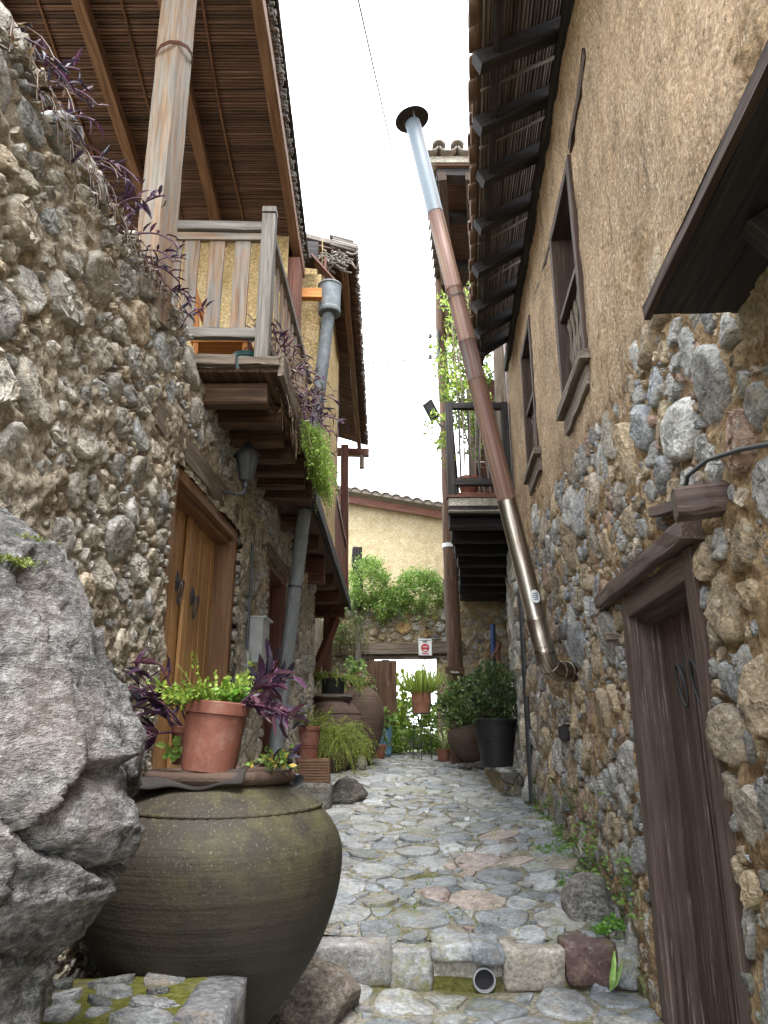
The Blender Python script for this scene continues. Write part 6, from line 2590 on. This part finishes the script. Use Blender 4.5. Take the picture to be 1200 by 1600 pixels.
# raised stone platform at the house corner, in front of the black planter
mb = MB()
fbox(mb, Frame((0, 10.2, 0), (1, 0, 0), (0, -1, 0)), 1.60, 2.5, -1.1, -.44, -2.0, -.06, 4, 0, .02)
plat = tag(mb.build('platform', M['mortar_far']), kind='structure')
cl = cells(1.56, 2.25, -.85, -.47, [(.07, .11, 200), (.04, .06, 300)], lambda u, v, r: True, .02, seed=91, pack=.95)
FPf = Frame((0, 10.24, 0), (1, 0, 0), (0, -1, 0))
lay(cl, lambda u, v, h: FPf.p(u, v, h), M['stone_dim'], plat, 'stone', [(.15, .14, .12), (.2, .18, .15), (.12, .115, .11)], lambda rg, r: .04, 92)
for k in range(4):
    one('slab', M['paving'], plat, block, (1.82 + .03 * (k % 2), 10.42 + .47 * k, -.43), (.29, .225, .028), 500 + k, None, 6, .008, .2, (.26, .26, .245))

# ------------------------------------------------------------------ plants on the left balcony and wall top
tp = thing('wall_top_plant', 'straggling purple-leaved plant hanging over the top of the stone wall', 'plant', FL.p(2.8, 2.5, 0))
rg = random.Random(101)
bs = []
for k in range(26):
    u = 2.05 + 1.95 * (k / 25) + rg.uniform(-.06, .06)
    bs.append((FL.p(u, 2.54, rg.uniform(-.10, .06)), V(rg.uniform(.1, .9), rg.uniform(-.2, .5), rg.uniform(.2, 1.0)), rg.uniform(.12, .34)))
purple_plant(tp, bs[::3], 11, 6, .10, .022, droop=.6)
purple_plant(tp, bs[1::3] + bs[2::3], 12, 7, .085, .02, single=False, droop=.9)
mb = MB()
for k in range(70):
    u = rg.uniform(2.0, 4.0)
    strand(mb, FL.p(u, 2.5 + rg.uniform(-.05, .06), .03), V(rg.uniform(.2, .8), rg.uniform(-.4, .5), rg.uniform(-.6, .3)), rg.uniform(.1, .28), .9, 5, .05, .012, DRY + PURP[:1], rg, .003)
mb.build('dry_stems', M['leaf_purple'], tp)
bp2 = thing('balcony_plant', 'tangled purple trailing plant growing through the railing of the left balcony', 'plant', V(-.75, 5.4, BZ))
bs = []
for k in range(44):
    d = 4.7 + 2.0 * rg.random()
    bs.append((V(-.77 + rg.uniform(-.1, .03), d, BZ + rg.uniform(.0, .35)), V(rg.uniform(-.2, .8), rg.uniform(-.9, .5), rg.uniform(.0, 1.0)), rg.uniform(.2, .5)))
purple_plant(bp2, bs, 13, 8, .10, .02, single=False, droop=.8)
mb = MB()
for k in range(150):
    d = 4.62 + 2.1 * rg.random()
    strand(mb, V(-.73 + rg.uniform(-.1, .04), d, BZ + rg.uniform(-.1, .3)), V(rg.uniform(.0, .6), rg.uniform(-.8, .6), rg.uniform(-.8, .5)), rg.uniform(.15, .45), .7, 5, .05, .012, DRY + PURP[:1], rg, .003)
mb.build('dry_stems', M['leaf_purple'], bp2)
hg = thing('hanging_plant', 'bright green cushion plant hanging below the edge of the left balcony', 'plant', V(-.62, 6.1, 2.0))
mb = MB()
rg = random.Random(103)
for k in range(300):
    d = 5.35 + 1.3 * rg.random()
    zt = BZ - .03 - .12 * rg.random()
    strand(mb, V(-.67 + rg.uniform(-.04, .05), d, zt), V(rg.uniform(.1, .9), rg.uniform(-.6, .4), rg.uniform(-.4, .5)), rg.uniform(.15, .40), 1.0, 20, .024, .018, [(.20, .30, .06), (.15, .24, .04), (.27, .36, .10)], rg, .0016)
mb.build('foliage', M['leaf'], hg)
gp = pot('green_pot', 'dark green pot behind the front rail of the left balcony', 'flower pot', V(-1.0, 4.72, BZ - .055), .11, .085, .21, 'pot_green', lip=.012)
purple_plant(gp, [(V(-1.0 + .03 * k, 4.70, BZ + .13), V(.25 + .1 * k, -.1, 1), .34) for k in range(3)], 14, 7, .11, .02, droop=.15)
ch = thing('orange_chair', 'orange wooden chair on the left balcony behind the railing', 'chair', V(-1.25, 5.1, BZ - .055))
zf = BZ - .055
for (x, y) in ((-1.07, 4.95), (-1.07, 5.35), (-1.45, 4.95), (-1.45, 5.35)):
    one('leg', M['orange_wood'], ch, beam, (x, y, zf), (x, y, zf + (.46 if x < -1.2 else .46)), .04, .04, up=(0, 1, 0), seg=2)
one('seat', M['orange_wood'], ch, beam, (-1.49, 5.15, zf + .475), (-1.03, 5.15, zf + .475), .46, .03, seg=2)
one('stretcher', M['orange_wood'], ch, beam, (-1.44, 4.95, zf + .13), (-1.08, 4.95, zf + .13), .025, .03, seg=1)
for y in (4.95, 5.35):
    one('back_post', M['orange_wood'], ch, beam, (-1.45, y, zf + .495), (-1.50, y, zf + .95), .04, .04, up=(0, 1, 0), seg=2)
one('back_rail', M['orange_wood'], ch, beam, (-1.495, 4.98, zf + .88), (-1.495, 5.32, zf + .88), .03, .09, seg=2)

# planters and climber on the right balcony
p20 = pot('terracotta_pot', 'rounded terracotta pot standing behind the bars of the far right balcony', 'flower pot', bal(9.95, .68) + V(0, 0, BF + .36), .17, .11, .26, 'terracotta', lip=.02)
pb_ = thing('window_box', 'long red-brown plant box on the floor of the far right balcony', 'plant box', bal(9.95, .5) + V(0, 0, BF + .2))
one('trough', M['terracotta'], pb_, beam, bal(9.9, .16) + V(0, 0, BF + .285), bal(9.9, .86) + V(0, 0, BF + .285), .2, .15, seg=2)
cl_ = thing('climber', 'leafy light green climber on canes rising from the far right balcony', 'climber', bal(10.2, .8) + V(0, 0, BF + .2))
mb = MB()
rg = random.Random(105)
for (px, py, n_, sp_) in ((715, 560, 26, .34), (722, 600, 24, .34), (708, 520, 10, .22), (705, 488, 9, .16), (737, 460, 5, .12), (700, 660, 8, .2), (697, 690, 7, .16), (755, 560, 10, .22), (712, 640, 14, .26), (742, 640, 8, .3)):
    c = at(px, py, 10.3)
    for k in range(n_):
        q = c + V(rg.gauss(0, sp_ * .5), rg.gauss(0, .2), rg.gauss(0, sp_ * .6))
        for j in range(9):
            leaf(mb, q + rv(rg) * .06, rv(rg, .5), rv(rg, .5), .095 * rg.uniform(.7, 1.2), .034, vary(rg, [(.20, .26, .05), (.15, .21, .04), (.28, .33, .08), (.09, .14, .03)]), .4)
for (px, py, n_, sp_) in ((712, 585, 22, .3), (722, 555, 22, .3), (708, 620, 16, .24), (735, 600, 14, .3), (750, 575, 12, .25), (745, 690, 16, .34), (725, 680, 14, .3), (765, 660, 12, .3)):
    c = at(px, py, 10.9)
    for k in range(n_):
        q = c + V(rg.gauss(0, sp_ * .5), rg.gauss(0, .25), rg.gauss(0, sp_ * .6))
        for j in range(10):
            leaf(mb, q + rv(rg) * .08, rv(rg, .5), rv(rg, .5), .10 * rg.uniform(.7, 1.2), .038, vary(rg, [(.10, .15, .035), (.06, .10, .025), (.16, .21, .05)]), .4)
mb.build('foliage', M['leaf'], cl_)
for k in range(8):
    mb = MB()
    a = bal(10.0 + .05 * k, .80 - .07 * k) + V(0, 0, BF + .3)
    b = at(706 + 9 * (k % 5), 500 + 9 * k, 10.3)
    tube(mb, [a, a.lerp(b, .5) + V(rg.uniform(-.08, .08), 0, 0), b], .012, 5)
    mb.build('cane', M['wood_old'], cl_)

# small weeds at the foot of the walls
weeds = [(1.50, 5.05, .13, 'bright green weed in the corner of the step against the right wall'), (1.34, 5.02, .07, 'tiny green weed growing on the last kerb stone'),
         (1.47, 6.9, .16, 'clover-like weed by the reddish stones at the foot of the right wall'), (1.40, 5.95, .10, 'sparse weed behind the grey wedge-shaped rock')]
for i, (x, d, s, lb) in enumerate(weeds):
    mb = MB()
    z = zg(max(d, 4.86)) + .03
    rg = random.Random(200 + i)
    for k in range(int(180 * s) + 10):
        a = rg.uniform(0, 6.28)
        strand(mb, V(x + rg.gauss(0, s * .3), d + rg.gauss(0, s * .3), z), V(math.cos(a) * .6 - .2, math.sin(a) * .6 - .2, 1), rg.uniform(.5, 1.1) * s, .4, 9, .026, .016, [(.10, .22, .03), (.14, .28, .05), (.07, .16, .025)], rg, .0018)
    tag(mb.build('weed', M['leaf']), lb, 'weed')
mb = MB()
rg = random.Random(222)
for k in range(4):
    a = rg.uniform(-.6, 1.2)
    leaf(mb, V(1.30, 4.80, -1.40), V(math.sin(a) * .8, -.2, 1.0), V(0, -1, .3), rg.uniform(.14, .30), .035, vary(rg, [(.16, .30, .06), (.22, .34, .10)]), .5)
tag(mb.build('weed', M['leaf']), 'broad-bladed pale green weed sprouting before the dark red kerb stone', 'weed')
# tufts in the joints of the paving and wall foot: nobody could count them
mb = MB()
rg = random.Random(230)
for k in range(950):
    d = rg.uniform(5.1, 15.2)
    e = rg.random()
    if e < .55:
        x = (rx(d) if d < 9.6 else 2.3) - abs(rg.gauss(0, .06)) - .02
    elif e < .75 and d > 8.5:
        x = lx(min(d, 10.5)) + abs(rg.gauss(0, .1)) + .05
    else:
        x = rg.uniform(-1.0, 1.4)
    if d > 9.8 and x > 1.4:
        continue
    z = zg(d) + crown(x, d)
    n_ = 5 if e < .75 else 3
    for j in range(n_):
        leaf(mb, V(x + rg.gauss(0, .02), d + rg.gauss(0, .03), z), rv(rg, .9), rv(rg, .3), rg.uniform(.02, .055 if e < .75 else .03), .008, vary(rg, [(.10, .17, .03), (.16, .22, .05), (.07, .12, .025)]), .5)
tag(mb.build('grass_tufts', M['leaf'], path), kind='stuff')
mb = MB()
for k in range(130):
    u, v = rg.uniform(4.6, 9.2), -1.05 + abs(rg.gauss(0, .28))
    v = max(v, zg(max(u, 4.86)) + .02)
    c = FR.p(u, v, .05)
    for j in range(5):
        leaf(mb, c + rv(rg) * .03, V(-1, rg.uniform(-.8, .8), rg.uniform(-.2, 1)), rv(rg, .5), rg.uniform(.02, .05), .02, vary(rg, [(.10, .19, .04), (.16, .24, .07), (.07, .12, .03)]), .4)
tag(mb.build('wall_weeds', M['leaf'], house_r), kind='stuff')
